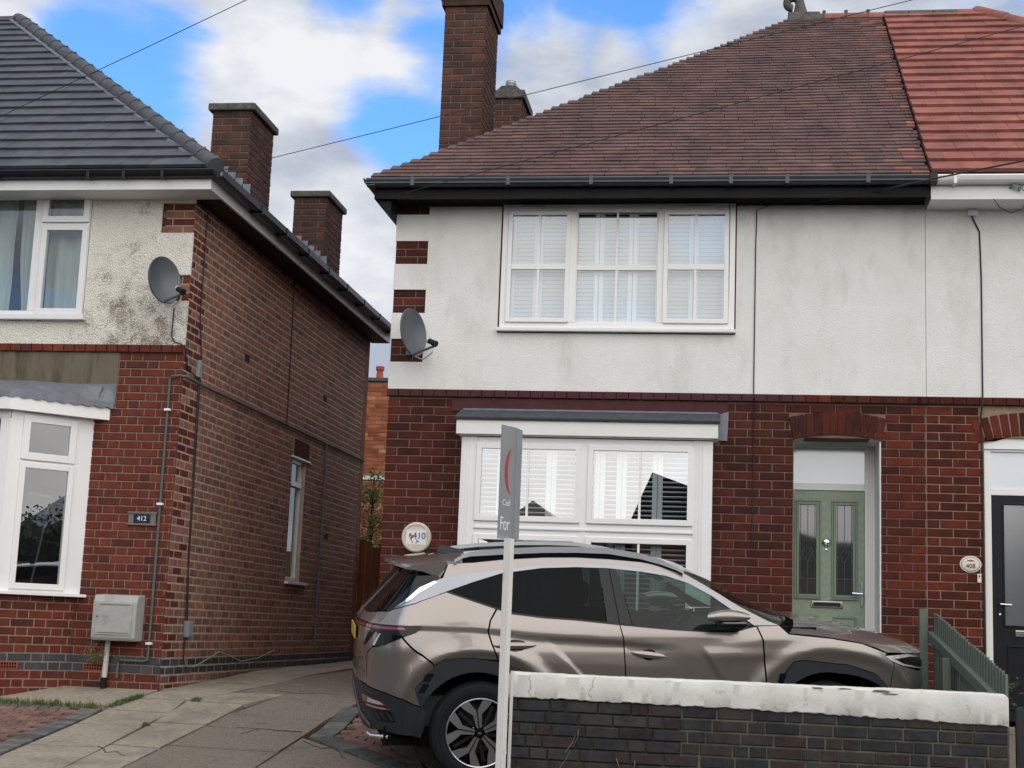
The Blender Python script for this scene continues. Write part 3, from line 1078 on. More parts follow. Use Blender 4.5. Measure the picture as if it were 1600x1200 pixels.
def casement(parent, name, x0, x1, z0, z1, yf, t, gmat, fmat=UPVC, bars=(), hbars=(), depth=.05, gy=.02):
    """one light: a frame ring with bevelled inner edge, glazing bars and its own pane"""
    mb = MB()
    mb.box(x0, x0 + t, yf, yf + depth, z0, z1)
    mb.box(x1 - t, x1, yf, yf + depth, z0, z1)
    mb.box(x0 + t, x1 - t, yf, yf + depth, z0, z0 + t)
    mb.box(x0 + t, x1 - t, yf, yf + depth, z1 - t, z1)
    f = mb.build(name, fmat, parent, bevel=.005)
    for bx in bars:
        MB().box(bx - .011, bx + .011, yf + .006, yf + .03, z0 + t, z1 - t).build('glazing_bar', fmat, parent)
    for (ha, hb) in hbars:
        MB().box(x0 + t, x1 - t, yf + .004, yf + .035, ha, hb).build('glazing_rail', fmat, parent, bevel=.004)
    pane(parent, x0 + t - .005, x1 - t + .005, yf + gy, z0 + t - .005, z1 - t + .005, gmat)
    return f


def shutter(parent, x0, x1, z0, z1, y, stile=.042, pitch=.0405, tilt=28, fill=.44):
    """plantation shutter leaf: stiles, rails and tilted louvres, one part"""
    mb = MB()
    mb.box(x0, x0 + stile, y, y + .028, z0, z1)
    mb.box(x1 - stile, x1, y, y + .028, z0, z1)
    mb.box(x0 + stile, x1 - stile, y, y + .028, z0, z0 + .05)
    mb.box(x0 + stile, x1 - stile, y, y + .028, z1 - .05, z1)
    z = z0 + .07
    hw = pitch * fill
    while z < z1 - .06:
        m4 = Matrix.Translation((0, y + .014, z)) @ Matrix.Rotation(radians(tilt), 4, 'X')
        mb.box(x0 + stile, x1 - stile, -.004, .004, -hw, hw, m4)
        z += pitch
    return mb.build('shutter_leaf', BLIND, parent, kind='stuff')


# upper window
WY = -.03
uw = MB()
X0, X1, Z0, Z1 = -2.283, -.011, 4.487, 5.735
uw.box(X0, X0 + .058, WY, WY + .07, Z0, Z1).box(X1 - .058, X1, WY, WY + .07, Z0, Z1)
uw.box(X0 + .058, X1 - .058, WY, WY + .07, Z0, Z0 + .06).box(X0 + .058, X1 - .058, WY, WY + .07, Z1 - .068, Z1)
uw.box(-1.612, -1.546, WY, WY + .07, Z0 + .06, Z1 - .068).box(-.757, -.692, WY, WY + .07, Z0 + .06, Z1 - .068)
win_u = uw.build('window', UPVC, h410, bevel=.006)
casement(win_u, 'sash', -2.224, -1.606, 4.545, 5.662, WY - .02, .042, GLASSW, bars=(-1.914,), hbars=((5.07, 5.128),), depth=.045)
casement(win_u, 'sash', -.696, -.07, 4.545, 5.662, WY - .02, .042, GLASSW, bars=(-.388,), hbars=((5.07, 5.128),), depth=.045)
casement(win_u, 'fixed_light', -1.548, -.755, 4.54, 5.667, WY + .012, .012, GLASSW, bars=(-1.15,), hbars=((5.07, 5.128),), depth=.04)
MB().box(X0 - .022, X1 + .012, -.075, .0, 4.452, 4.486).build('sill', UPVC_OLD, win_u, bevel=.006)
for vx in (-2.0, -.38):
    MB().box(vx - .13, vx + .13, WY - .016, WY, 5.688, 5.706).build('trickle_vent', UPVC, win_u, bevel=.003)
MB().box(X0 - .014, X0 - .001, -.018, .02, 4.44, 5.79).build('sealant', PAINTSTEP, win_u)
MB().box(X1 + .001, X1 + .013, -.018, .02, 4.44, 5.79).build('sealant', PAINTSTEP, win_u)
MB().box(X0 - .02, X1 + .02, -.03, .02, 5.742, 5.758).build('sealant', PAINTSTEP, win_u)
for a, b2 in ((-2.2, -1.93), (-1.925, -1.62), (-1.58, -1.33), (-1.325, -1.0), (-.995, -.72), (-.69, -.41), (-.405, -.09)):
    shutter(win_u, a, b2, 4.53, 5.7, .05, tilt=22)

# bay window
by = -.25
bay = MB()
bay.box(-2.56, -2.405, by, by + .08, 1.5, 3.385).box(-.37, -.19, by, by + .08, 1.5, 3.385)       # corner posts
bay.box(-2.405, -.37, by + .002, by + .07, 3.32, 3.383).box(-2.405, -.37, by + .002, by + .07, 2.455, 2.60).box(-2.405, -.37, by + .002, by + .07, 1.5, 1.6)
bay.box(-1.415, -1.345, by - .004, by + .072, 1.6, 3.32)
bay.box(-2.56, -2.50, by + .08, .1, 1.5, 3.385).box(-.25, -.19, by + .08, .1, 1.5, 3.385)
win_b = bay.build('bay_window', UPVC, h410, bevel=.005)
for xx in (-2.53, -2.50, -2.47, -.335, -.305, -.275):
    MB().box(xx - .005, xx + .005, by - .008, by + .003, 1.5, 3.38).build('flute', UPVC, win_b)
MB().box(-2.41, -.36, by - .014, by + .004, 2.515, 2.535).build('drip_rail', UPVC_OLD, win_b, bevel=.004)
for a, b2 in ((-2.41, -1.412), (-1.348, -.365)):
    casement(win_b, 'sash', a, b2, 2.59, 3.325, by - .018, .052, GLASSB, bars=((a + b2) / 2,), depth=.05)
    casement(win_b, 'sash', a, b2, 1.6, 2.465, by - .018, .052, GLASSB, bars=((a + b2) / 2,), depth=.05)
for a, b2 in ((-2.42, -2.17), (-2.165, -1.7), (-1.695, -1.24), (-1.235, -1.035), (-1.03, -.70), (-.695, -.31)):
    shutter(win_b, a, b2, 1.62, 3.33, by + .07, pitch=.045, tilt=78, stile=.045)
MB().box(-2.5, -.25, .25, .3, .9, 3.6).build('room_back', INDOOR, win_b)
MB().box(-2.56, -.19, by, .3, .85, 1.49).build('bay_base', BR_MAIN, win_b)
MB().box(-2.605, -.145, -.325, -.29, 3.40, 3.55).box(-2.605, -2.575, -.29, .0, 3.40, 3.55).box(-.175, -.145, -.29, 0, 3.40, 3.55).build('fascia', PAINTWOOD, win_b, bevel=.004)
MB().box(-2.575, -.175, -.29, .0, 3.39, 3.42).build('soffit', UPVC, win_b)
MB().prism([(-.335, 3.552), (-.335, 3.566), (.0, 3.68), (.0, 3.62), (-.2, 3.552)], -2.62, -.13, 'x').build('bay_roof', LEADD, win_b)
MB().box(-2.625, -.125, -.345, -.325, 3.536, 3.556).build('drip_edge', BLACKPL, win_b)
MB().prism([(-.16, 3.42), (-.06, 3.42), (-.05, 3.70), (-.16, 3.66)], -.019, -.004, 'y').build('flashing', LEAD, win_b)
MB().box(-2.6, -.15, -.016, .01, 3.655, 3.69).build('flashing', LEAD, win_b)

# recessed porch and green door
dy = .5
MB().box(DOOR[0] - .02, DOOR[0], .02, dy + .1, .9, 3.5).box(DOOR[1] - .014, DOOR[1] - .001, .012, dy + .1, .9, 3.5).box(DOOR[0], DOOR[1], .0, dy + .1, .8, .93).build('porch_reveal', PAINTWOOD, h410)
so = MB()
for i in range(10):
    a0, a1 = (i - 5) * .0516, (i - 4) * .0516
    p = [(cx0 + rad0 * sin(a), 3.50 - rad0 + rad0 * cos(a)) for a in (a0, a1)]
    so.add([(p[0][0], -.001, p[0][1]), (p[1][0], -.001, p[1][1]), (p[1][0], dy + .1, p[1][1]), (p[0][0], dy + .1, p[0][1]),
            (p[0][0], -.001, 3.52), (p[1][0], -.001, 3.52), (p[1][0], dy + .1, 3.52), (p[0][0], dy + .1, 3.52)], [(0, 1, 2, 3), (4, 7, 6, 5), (0, 4, 5, 1), (3, 2, 6, 7)])
so.build('porch_soffit', PAINTWOOD, h410)
df = MB()
df.box(1.253, 1.365, dy, dy + .07, .93, 3.5).box(.50, .535, dy, dy + .07, .93, 3.5).box(.535, 1.253, dy, dy + .07, 3.026, 3.092).box(.535, 1.253, dy, dy + .07, 3.44, 3.5)
dframe = df.build('door_frame', UPVC, h410, bevel=.005)
MB().box(1.275, 1.285, dy - .006, dy, .93, 3.48).build('frame_bead', UPVC_OLD, dframe)
pane(dframe, .535, 1.253, dy + .03, 3.092, 3.44, GLASSF, 'fanlight_pane')
dl = wall_core('front_door', DOORG, h410, .537, 1.251, .95, 3.022, [(.637, .798, 2.03, 2.885), (.985, 1.14, 2.03, 2.885)], dy + .012, dy + .05)
MB().box(.5, 1.3, dy + .3, dy + .32, .9, 3.4).build('hall_back', INDOOR, dl)
for (a, b2) in ((.637, .798), (.985, 1.14)):
    mo = MB()
    for k, (g0, t0, yy) in enumerate(((.044, .014, dy - .006), (.026, .026, dy + .0))):
        A, B, C2, D = a - g0, b2 + g0, 2.03 - g0, 2.885 + g0
        mo.box(A, A + t0, yy, dy + .012, C2, D).box(B - t0, B, yy, dy + .012, C2, D).box(A + t0, B - t0, yy, dy + .012, C2, C2 + t0).box(A + t0, B - t0, yy, dy + .012, D - t0, D)
    mo.build('moulding', DOORG2, dl, bevel=.003)
    pane(dl, a, b2, dy + .03, 2.03, 2.885, GLASSL)
    le = MB()
    c = (a + b2) / 2
    for pts in ([(c, 2.03), (c, 2.33)], [(c, 2.56), (c, 2.885)], [(c, 2.33), (c - .05, 2.44), (c, 2.56), (c + .05, 2.44), (c, 2.33)], [(c - .07, 2.42), (c - .035, 2.47), (c, 2.42), (c + .035, 2.47), (c + .07, 2.42)],
                [(c - .075, 2.35), (c - .03, 2.44), (c, 2.38), (c + .03, 2.44), (c + .075, 2.35)], [(a + .012, 2.04), (a + .012, 2.88)], [(b2 - .012, 2.04), (b2 - .012, 2.88)],
                [(c - .02, 2.44), (c, 2.49), (c + .02, 2.44), (c, 2.39), (c - .02, 2.44)], [(a, 2.18), (b2, 2.18)]):
        le.tube([(px_, dy + .026, pz_) for px_, pz_ in pts], .0028, 4)
    le.build('leading', LEAD, dl)
for (a, b2) in ((.637, .80), (.985, 1.15)):
    mo = MB()
    A, B, C2, D = a - .03, b2 + .03, 1.2, 1.83
    mo.box(A, A + .02, dy, dy + .012, C2, D).box(B - .02, B, dy, dy + .012, C2, D).box(A + .02, B - .02, dy, dy + .012, C2, C2 + .02).box(A + .02, B - .02, dy, dy + .012, D - .02, D)
    mo.build('moulding', DOORG2, dl, bevel=.004)
lb = MB().box(.755, 1.045, dy - .004, dy + .012, 1.908, 1.921).box(.755, 1.045, dy - .004, dy + .012, 1.953, 1.966).box(.755, .775, dy - .004, dy + .012, 1.921, 1.953).box(1.025, 1.045, dy - .004, dy + .012, 1.921, 1.953)
lb.build('letterbox', CHROME, dl, bevel=.003)
MB().box(.775, 1.025, dy + .002, dy + .012, 1.921, 1.953).build('letterbox_flap', BLACKPL, dl)
kn = frame((1, 0, 0), (0, 0, 1), (0, -1, 0), (.891, dy + .012, 2.525))
MB().lathe([(.04, 0), (.04, .008), (.031, .018), (.02, .014), (.02, .03), (.0, .036)], 18, kn).build('knocker', CHROME, dl, smooth=True)
MB().lathe([(.012, 0), (.012, .006), (0, .007)], 12, frame((1, 0, 0), (0, 0, 1), (0, -1, 0), (.891, dy + .012, 2.455))).build('spyhole', CHROME, dl)
MB().box(1.212, 1.236, dy - .004, dy + .012, 1.93, 2.15).build('handle_plate', SATIN, dl, bevel=.004)
MB().tube([(1.224, dy, 2.045), (1.224, dy - .05, 2.045), (1.13, dy - .052, 2.05)], .009, 8).build('door_handle', CHROME, dl, smooth=True)

# ---------------------------------------------------------------- roof pieces


def tile_mesh(w, length, t):
    key = ('tile', round(w, 3), round(length, 3), t)
    if key not in PIECE_MESH:
        x = w / 2
        vs = [(-x, 0, t * .95), (x, 0, t * .95), (x, length, 0), (-x, length, 0), (-x, 0, t * 1.95), (x, 0, t * 1.95), (x, length, t), (-x, length, t)]
        fs = [(0, 3, 2, 1), (4, 5, 6, 7), (0, 1, 5, 4), (1, 2, 6, 5), (2, 3, 7, 6), (3, 0, 4, 7)]
        me = bpy.data.meshes.new('roof_tile')
        me.from_pydata(vs, [], fs)
        PIECE_MESH[key] = (me, vs, fs)
    return PIECE_MESH[key]


def tile_slope(P, owner, ye, ze, rise, run, rows, gauge, tw, t, xl, xr, mat, seed, lap=.4, sag=0.0, jx=.003, pick=None, irr=.0):
    """rows of tiles on a slope that climbs away from the street; xl(f), xr(f) bound it at the share f of its height"""
    r = random.Random(seed)
    ln = hypot(rise, run)
    sd = Vector((0, run / ln, rise / ln))
    nd = Vector((0, -rise / ln, run / ln))
    for k in range(rows):
        b0 = k * gauge
        f = min(1, b0 / ln)
        a, e = xl(f), xr(f)
        x = a - (tw / 2 if k % 2 else 0) - r.random() * tw * irr
        wob = r.uniform(-.004, .004)
        while x < e:
            p, q = max(x, a), min(x + tw, e)
            x += tw
            if q - p < .035:
                continue
            cxm = (p + q) / 2
            c = Vector((cxm + r.uniform(-jx, jx), ye, ze)) + sd * (b0 + wob + r.uniform(-.003, .003)) + nd * (r.uniform(0, .003) - sag * sin(pi * f) * (1 + .6 * sin(cxm * 1.7 + f * 3)))
            mw = frame((1, 0, 0), sd, nd, c) @ Matrix.Rotation(r.uniform(-.009, .009), 4, 'Z') @ Matrix.Rotation(r.uniform(-.006, .006), 4, 'Y')
            full = abs(q - p - tw) < .001
            w = tw - .0025 if full else round((q - p - .003) * 100) / 100
            P.put(owner, tile_mesh(w, gauge * (1 + lap), t), mw, pick(cxm, f, mat) if pick else mat, w * gauge, hide=False)


# plain tiled roof of 410: eaves at y -.35, ridge at y 4.0
YE, ZE, YR, ZR = -.37, 5.885, 4.0, 9.33
XEL, XRL = -3.56, .70
roof = MB().add([(XEL + .03, YE + .06, ZE - .03), (XP, YE + .06, ZE - .03), (XP, YR, ZR - .09), (XRL, YR, ZR - .09), (XEL + .03, 8.35, ZE), (XP, 8.35, ZE)],
                [(0, 1, 2, 3), (0, 3, 4), (4, 3, 2, 5)]).build('roof', UNDERROOF, h410)
PT = Pieces('roof_tile', 'roof_tiling')
tile_slope(PT, roof, YE, ZE, ZR - ZE, YR - YE, 55, .1012, .168, .020, lambda f: XEL + (XRL - XEL) * f, lambda f: XP, TILE_M, 5, sag=.012, irr=.5,
           pick=lambda x, f, m_: TILE_R if x > XP - .36 + .2 * rng.random() and rng.random() < .14 else m_)
PT.flush()
for i in range(4):                                 # ridge
    a = XRL + .08 + i * .27
    MB().prism([(YR + .11 * cos(t_), ZR - .035 + .1 * sin(t_)) for t_ in [pi * j / 8 for j in range(9)]], a, a + .262, 'x').build('ridge_tile', TILE_R if i else TILE_M, roof)
for i in (1, 2, 3):
    MB().box(XRL + .06 + i * .27, XRL + .1 + i * .27, YR - .06, YR + .06, ZR + .03, ZR + .09).build('mortar_bed', STONE, roof)
# scroll finial on the ridge end
fn = MB()
pts, rad = [], []
for i in range(26):
    t_ = i / 25
    if t_ < .45:
        pts.append((XRL + .06 - .02 * t_, YR, ZR + .02 + .42 * t_))
        rad.append(.105 - .1 * t_)
    else:
        a = (t_ - .45) / .55 * pi * 1.5
        rr = .085 - .03 * (t_ - .45)
        pts.append((XRL - .035 + rr * cos(a), YR, ZR + .215 + rr * sin(a)))
        rad.append(.058 - .015 * (t_ - .45))
fn.tube(pts, rad, 10)
fn.build('finial', STONE, roof, smooth=True)
MB().prism([(YR - .13, ZR - .06), (YR + .13, ZR - .06), (YR + .09, ZR + .07), (YR - .09, ZR + .07)], XRL - .1, XRL + .3, 'x').build('finial_base', STONE, roof, bevel=.02)

# eaves of 410


def gutter(name, mat, parent, a, b2, yc, zt, r=.058, axis='x'):
    prof = [(yc - r, zt), (yc - r - .006, zt - .012), (yc - r, zt - .03), (yc - r * .86, zt - .05), (yc - r * .5, zt - .07), (yc, zt - .078), (yc + r, zt - .07), (yc + r, zt), (yc + r - .006, zt), (yc + r - .006, zt - .06),
            (yc, zt - .07), (yc - r * .5, zt - .062), (yc - r + .006, zt - .03), (yc - r + .006, zt)]
    return MB().prism(prof, a, b2, axis).build(name, mat, parent, smooth=False)


gu = gutter('gutter', GUTTER, h410, XEL - .02, XP - .01, YE - .045, ZE - .008)
gutter('side_gutter', GUTTER, h410, YE - .1, 8.3, XEL + .012, ZE - .008, axis='y')
MB().box(XEL - .02, XP - .01, YE - .109, YE - .1, ZE - .064, ZE - .052).build('gutter_bead', GUTTER, gu)
for xx in (-3.12, -2.18, -1.38, -.62, -.06, .46, 1.2):
    MB().box(xx - .02, xx + .02, YE - .112, YE + .01, ZE - .09, ZE - .002).build('gutter_bracket', GUTTER, gu, bevel=.004)
MB().box(XEL + .04, XP, YE + .02, YE + .045, 5.70, 5.86).build('fascia', SOFFIT, h410)
MB().box(XEL + .05, XP - .001, YE + .046, .0, 5.765, 5.785).build('soffit', SOFFIT, h410)
MB().prism([(-.09, 5.765), (-.03, 5.735), (-.016, 5.715), (-.016, 5.765)], XEL + .1, XP - .002, 'x').build('cornice', SOFFIT, h410)
MB().box(XEL + .04, XEL + .06, YE + .045, 8.2, 5.70, 5.86).build('side_fascia', SOFFIT, h410)
MB().box(XEL + .06, XA, .0, 8.2, 5.765, 5.785).build('side_soffit', SOFFIT, h410)
MB().prism([(XEL + .06, 5.70), (XA + .0, 5.52), (XA + .0, 5.76), (XEL + .06, 5.76)], -.3, -.06, 'y').build('eaves_bracket', SOFFIT, h410)


def chimney(P, parent, name, x0, x1, y0, y1, z0, z1, mat, cap=(.05, .09), seed=1, facing=.8):
    c = MB().box(x0 + .008, x1 - .008, y0 + .008, y1 - .008, z0, z1).build(name, MORTAR_DK, parent)
    n = int((z1 - z0) / CH)
    lay(P, c, (0, y0), (1, 0, 0), (0, -1, 0), x0, x1, z1 - n * CH, z1, CH, LS, mat, hide=False, seed=seed, facing=facing)
    lay(P, c, (x1, 0), (0, 1, 0), (1, 0, 0), y0, y1, z1 - n * CH, z1, CH, LS, mat, hide=False, seed=seed + 1, z_off=1, facing=.3)
    if cap:
        MB().box(x0 - cap[0], x1 + cap[0], y0 - cap[0], y1 + cap[0], z1, z1 + cap[1]).build('chimney_cap', STONE, c, bevel=.02)
    return c


PC = P410
c1 = chimney(PC, h410, 'chimney', -3.30, -2.815, 1.5, 2.3, 6.3, 8.50, BR_CHIM, None, 21)
MB().box(-3.33, -2.785, 1.47, 2.33, 8.502, 8.58).build('corbel', BR_CHIM, c1, bevel=.006)
MB().box(-3.35, -2.765, 1.45, 2.35, 8.582, 8.9).build('chimney_head', BR_CHIM, c1, bevel=.006)
c2 = chimney(PC, h410, 'chimney', -3.36, -2.975, 5.4, 6.2, 6.6, 8.86, BR_CHIM, None, 31)
MB().box(-3.40, -2.935, 5.36, 6.24, 8.862, 8.98).build('chimney_cap', STONE, c2, bevel=.015)
MB().prism([(-3.36, 8.98), (-2.98, 8.98), (-3.07, 9.06), (-3.27, 9.06)], 5.42, 6.15, 'y').build('flaunching', STONE, c2)
pot = frame((1, 0, 0), (0, 1, 0), (0, 0, 1), (-3.18, 5.65, 9.05))
MB().lathe([(.07, 0), (.07, .02), (.08, .03), (.07, .04), (.08, .055), (.07, .07), (.08, .085), (.07, .1), (.08, .115), (.07, .13), (.075, .15), (.02, .16), (0, .16)], 16, pot).build('flue_liner', GALV, c2)
P410.flush()

# round plaque 410
pl = thing('house_number_plaque', 'round stone-rimmed number plaque on the brickwork left of the bay window', 'plaque', (-3.005, -.0, 2.43))
wm = WALLX((-3.005, -.002, 2.427))
MB().lathe([(.146, 0), (.146, .012), (.135, .024), (.12, .026), (.113, .018), (0, .018)], 36, wm).build('rim', CREAMPL, pl, smooth=True)
MB().lathe([(.112, .0185), (.112, .0205), (0, .0205)], 36, wm).build('face', surf('plaque_sand', (.62, .48, .26), (.7, .6, .42), nscale=16, rough=.6), pl)
MB().box(-.097, .097, -.072, .072, .021, .0235, wm).build('tile', surf('plaque_tile', (.62, .66, .74), (.76, .78, .8), nscale=18, rough=.3), pl)
text_obj('number', '410', .085, INK, pl, wm @ Matrix.Translation((.03, .012, .025)), .001)
fl = MB()
for (a, b2) in ((-.055, .02), (-.05, -.01), (-.035, .005)):
    fl.lathe([(.013, .0236), (.013, .0246), (0, .0246)], 8, wm @ Matrix.Translation((a, b2, 0)))
fl.build('painted_flower', REDINK, pl)
st = MB()
for (a, b2, c, d) in ((-.05, -.02, -.03, -.055), (0, -.02, .03, -.05), (.02, -.03, .0, -.06), (-.06, .04, -.07, 0)):
    st.tube([wm @ Vector((a, b2, .0245)), wm @ Vector((c, d, .0245))], .003, 4)
st.build('painted_stem', INK, pl)

# ================================================================ HOUSE 408 (right)
h408 = thing('house', 'rendered brick house at the edge with red concrete tiles and a black front door', 'house', (3.5, 0, .9))
P408 = Pieces('brick', 'brickwork')
XR8 = 6.9
D8 = (2.28, 3.16, .9, 3.50)
bw8 = wall_core('brick_wall', MORTAR_L, h408, XP, XR8, .6, STR_Z, [D8], .008, .3)
lay(P408, bw8, (0, 0), (1, 0, 0), (0, -1, 0), XP, XR8, zrow0, zrow0 + 36 * CH, CH, .2365, BR_408, [D8, (2.245, 3.2, 3.44, 3.72)], seed=8, z_off=1)
sc8 = MB().box(XP, XR8, .0, .1, STR_Z, 3.872).build('string_course', MORTAR_L, h408)
x = XP
while x < XR8:
    P408.put(sc8, brick_mesh(.1105, .07), frame((1, 0, 0), (0, 1, 0), (0, 0, 1), (x + .059, -.035, (STR_Z + 3.872) / 2)), BR_408, .008)
    x += .1185
ar8 = MB().box(2.28, 3.16, .012, .3, 3.53, 3.72).build('door_arch', MORTAR_L, h408)
for i in range(13):
    a = (i - 6) * .05
    mw = frame((cos(a), 0, -sin(a)), (0, 1, 0), (sin(a), 0, cos(a)), (2.72 + 1.6575 * sin(a), -.002, 3.525 - 1.55 + 1.6575 * cos(a)))
    P408.put(ar8, brick_mesh(.068, .215), mw, BR_408, .066 * .215)
P408.flush()
wall_core('rendered_wall', RENDER, h408, XP + .004, XR8, 3.872, 5.86, [(3.6, 5.4, 4.45, 5.75)], -.016, .3)
MB().box(3.6, 5.4, .1, .15, 4.45, 5.75).build('window', UPVC, h408)
MB().box(XP, XR8, 7.75, 8.0, .6, 5.86).build('rear_wall', BR_SIDE, h408)
MB().box(XR8 - .25, XR8, .31, 7.74, .6, 5.86).build('side_wall', BR_SIDE, h408)
dy8 = .05
f8 = MB().box(2.282, 2.345, dy8, dy8 + .07, .93, 3.47).box(3.09, 3.155, dy8, dy8 + .07, .93, 3.47).box(2.345, 3.09, dy8, dy8 + .07, 2.975, 3.04).box(2.345, 3.09, dy8, dy8 + .07, 3.375, 3.47)
fr8 = f8.build('door_frame', UPVC, h408, bevel=.005)
MB().prism([(2.283, 3.44), (2.5, 3.505), (2.72, 3.525), (2.94, 3.505), (3.157, 3.44), (3.157, 3.40), (2.283, 3.40)], dy8 - .02, dy8 - .002, 'y').build('arch_panel', UPVC, fr8)
pane(fr8, 2.345, 3.09, dy8 + .03, 3.04, 3.375, GLASSF, 'fanlight_pane')
d8 = wall_core('front_door', DOORK, h408, 2.348, 3.087, .95, 2.972, [(2.452, 2.99, 1.795, 2.895)], dy8 + .01, dy8 + .05)
pane(d8, 2.44, 3.0, dy8 + .03, 1.78, 2.91, GLASSO)
MB().box(2.3, 3.15, dy8 + .5, dy8 + .52, .9, 3.5).build('hall_back', surf('hall_pale', (.2, .22, .22), rough=.9), d8)
mo = MB()
for (A, B, C2, D) in ((2.44, 3.0, 1.783, 2.907), (2.47, 2.98, 1.05, 1.62)):
    mo.box(A, A + .016, dy8, dy8 + .0098, C2, D).box(B - .016, B, dy8, dy8 + .0098, C2, D).box(A + .016, B - .016, dy8, dy8 + .0098, C2, C2 + .016).box(A + .016, B - .016, dy8, dy8 + .0098, D - .016, D)
mo.build('moulding', DOORK, d8, bevel=.003)
MB().box(2.395, 2.42, dy8, dy8 + .01, 1.86, 2.06).build('handle_plate', BLACKPL, d8, bevel=.003)
MB().tube([(2.408, dy8, 1.985), (2.408, dy8 - .045, 1.985), (2.505, dy8 - .047, 1.98)], .0085, 8).build('door_handle', CHROME, d8, smooth=True)
MB().lathe([(.012, 0), (.012, .008), (0, .009)], 12, WALLX((2.408, dy8, 1.89))).build('keyhole', CHROME, d8)
MB().box(2.54, 2.84, dy8 - .006, dy8 + .01, 1.70, 1.755).build('letterbox', CHROME, d8, bevel=.005)

roof8 = MB().add([(XP, YE, ZE), (7.1, YE, ZE), (2.9, YR, ZR - .01), (XP, YR, ZR - .01), (XP, 8.35, ZE), (7.1, 8.35, ZE)],
                 [(0, 1, 2, 3), (3, 2, 5, 4), (1, 5, 2)]).build('roof', UNDERROOF, h408)
PT8 = Pieces('roof_tile', 'roof_tiling')
tile_slope(PT8, roof8, YE - .03, ZE - .01, ZR - ZE, YR - YE, 21, .268, .285, .04, lambda f: XP + .012, lambda f: 7.1 - 4.2 * f, TILE_R, 15, lap=.22, jx=.001)
PT8.flush()
for i in range(4):
    a = XP + .03 + i * .29
    MB().prism([(YR + .12 * cos(t_), ZR - .02 + .1 * sin(t_)) for t_ in [pi * j / 8 for j in range(9)]], a, a + .28, 'x').build('ridge_tile', STONE if i < 3 else TILE_R, roof8)
for i in range(16):                                # hip tiles going down to the right
    f0 = i / 15.8
    p = Vector((2.9 + 4.2 * f0, YR + (YE - YR) * f0, ZR + (ZE - ZR) * f0 + .02))
    q = Vector((2.9 + 4.2 * (f0 + .07), YR + (YE - YR) * (f0 + .07), ZR + (ZE - ZR) * (f0 + .07) + .02))
    MB().tube([p, q], [.105, .115], 12).build('hip_tile', TILE_R, roof8, smooth=True)
gu8 = gutter('gutter', UPVC_OLD, h408, XP + .06, 7.2, YE - .05, ZE - .012)
MB().box(XP + .2, XP + .23, YE - .115, YE, ZE - .1, ZE - .004).build('gutter_bracket', UPVC_OLD, gu8, bevel=.004)
MB().box(XP - .015, XP + .06, YE - .115, YE + .02, ZE - .09, ZE + .002).build('gutter_union', BLACKPL, gu8, bevel=.01)
MB().box(XP + .012, 7.1, YE + .0, YE + .024, 5.665, 5.86).build('fascia', UPVC_OLD, h408)
MB().box(XP + .012, 7.1, YE + .024, -.016, 5.665, 5.68).build('soffit', UPVC_OLD, h408)

pl = thing('house_number_plaque', 'oval cream plaque with 408 beside the black door', 'plaque', (2.145, 0, 2.333))
wm = WALLX((2.147, -.003, 2.333))
sc2 = wm @ Matrix.Diagonal((1.26, 1.0, 1.0, 1.0))
MB().lathe([(.076, 0), (.076, .008), (.07, .012), (0, .012)], 36, sc2).build('body', IVORY, pl, smooth=True)
ring = MB()
for i in range(36):
    a, b2 = 2 * pi * i / 36, 2 * pi * (i + 1) / 36
    ring.add([sc2 @ Vector((r_ * cos(t_), r_ * sin(t_), .0132)) for r_, t_ in ((.062, a), (.066, a), (.066, b2), (.062, b2))], [(0, 1, 2, 3)])
ring.build('border', INK, pl)
text_obj('number', '408', .056, INK, pl, wm @ Matrix.Translation((0, -.016, .014)), .001)
fl = MB()
for (a, b2) in ((-.012, .034), (.0, .04), (.012, .034), (.0, .03)):
    fl.lathe([(.007, .0125), (.007, .0137), (0, .0137)], 8, wm @ Matrix.Translation((a, b2, 0)))
fl.build('painted_flower', REDINK, pl)
st = MB()
for (a, b2, c, d) in ((-.018, .03, -.033, .044), (.018, .03, .033, .044), (-.02, .036, -.03, .026), (.02, .036, .03, .026), (-.042, .026, -.05, .02), (.042, .026, .05, .02)):
    st.tube([wm @ Vector((a, b2, .0135)), wm @ Vector((c, d, .0135))], .0022, 4)
st.build('painted_leaf', INK, pl)
bell = thing('doorbell', 'small cream doorbell push below the oval plaque', 'doorbell', (2.222, 0, 2.214))
MB().box(2.204, 2.24, -.016, .0, 2.17, 2.25).build('body', IVORY, bell, bevel=.004)
MB().lathe([(.008, .016), (.008, .02), (0, .021)], 12, WALLX((2.222, 0, 2.228))).build('button', INK, bell)

# ================================================================ HOUSE 412 (left)
YL, XL = -.22, -5.394
h412 = thing('house', 'left-hand brick house with grey slate roof and stained cream pebbledash', 'house', (-8, YL, .9))
P412 = Pieces('brick', 'brickwork')
XW = -10.5
UW4 = (-9.2, -6.485, 4.475, 5.885)
BAY4 = (-9.4, -6.283, 1.785, 3.6)
# front wall, lower
bw4 = wall_core('brick_wall', MORTAR_L, h412, XW, XL - .008, .55, 4.16, [BAY4], YL + .008, YL + .3)
z4 = 4.162 - 44 * .0803


def pick4(u, z, m_):
    return BR_BLUE if 1.035 < z < 1.19 else m_


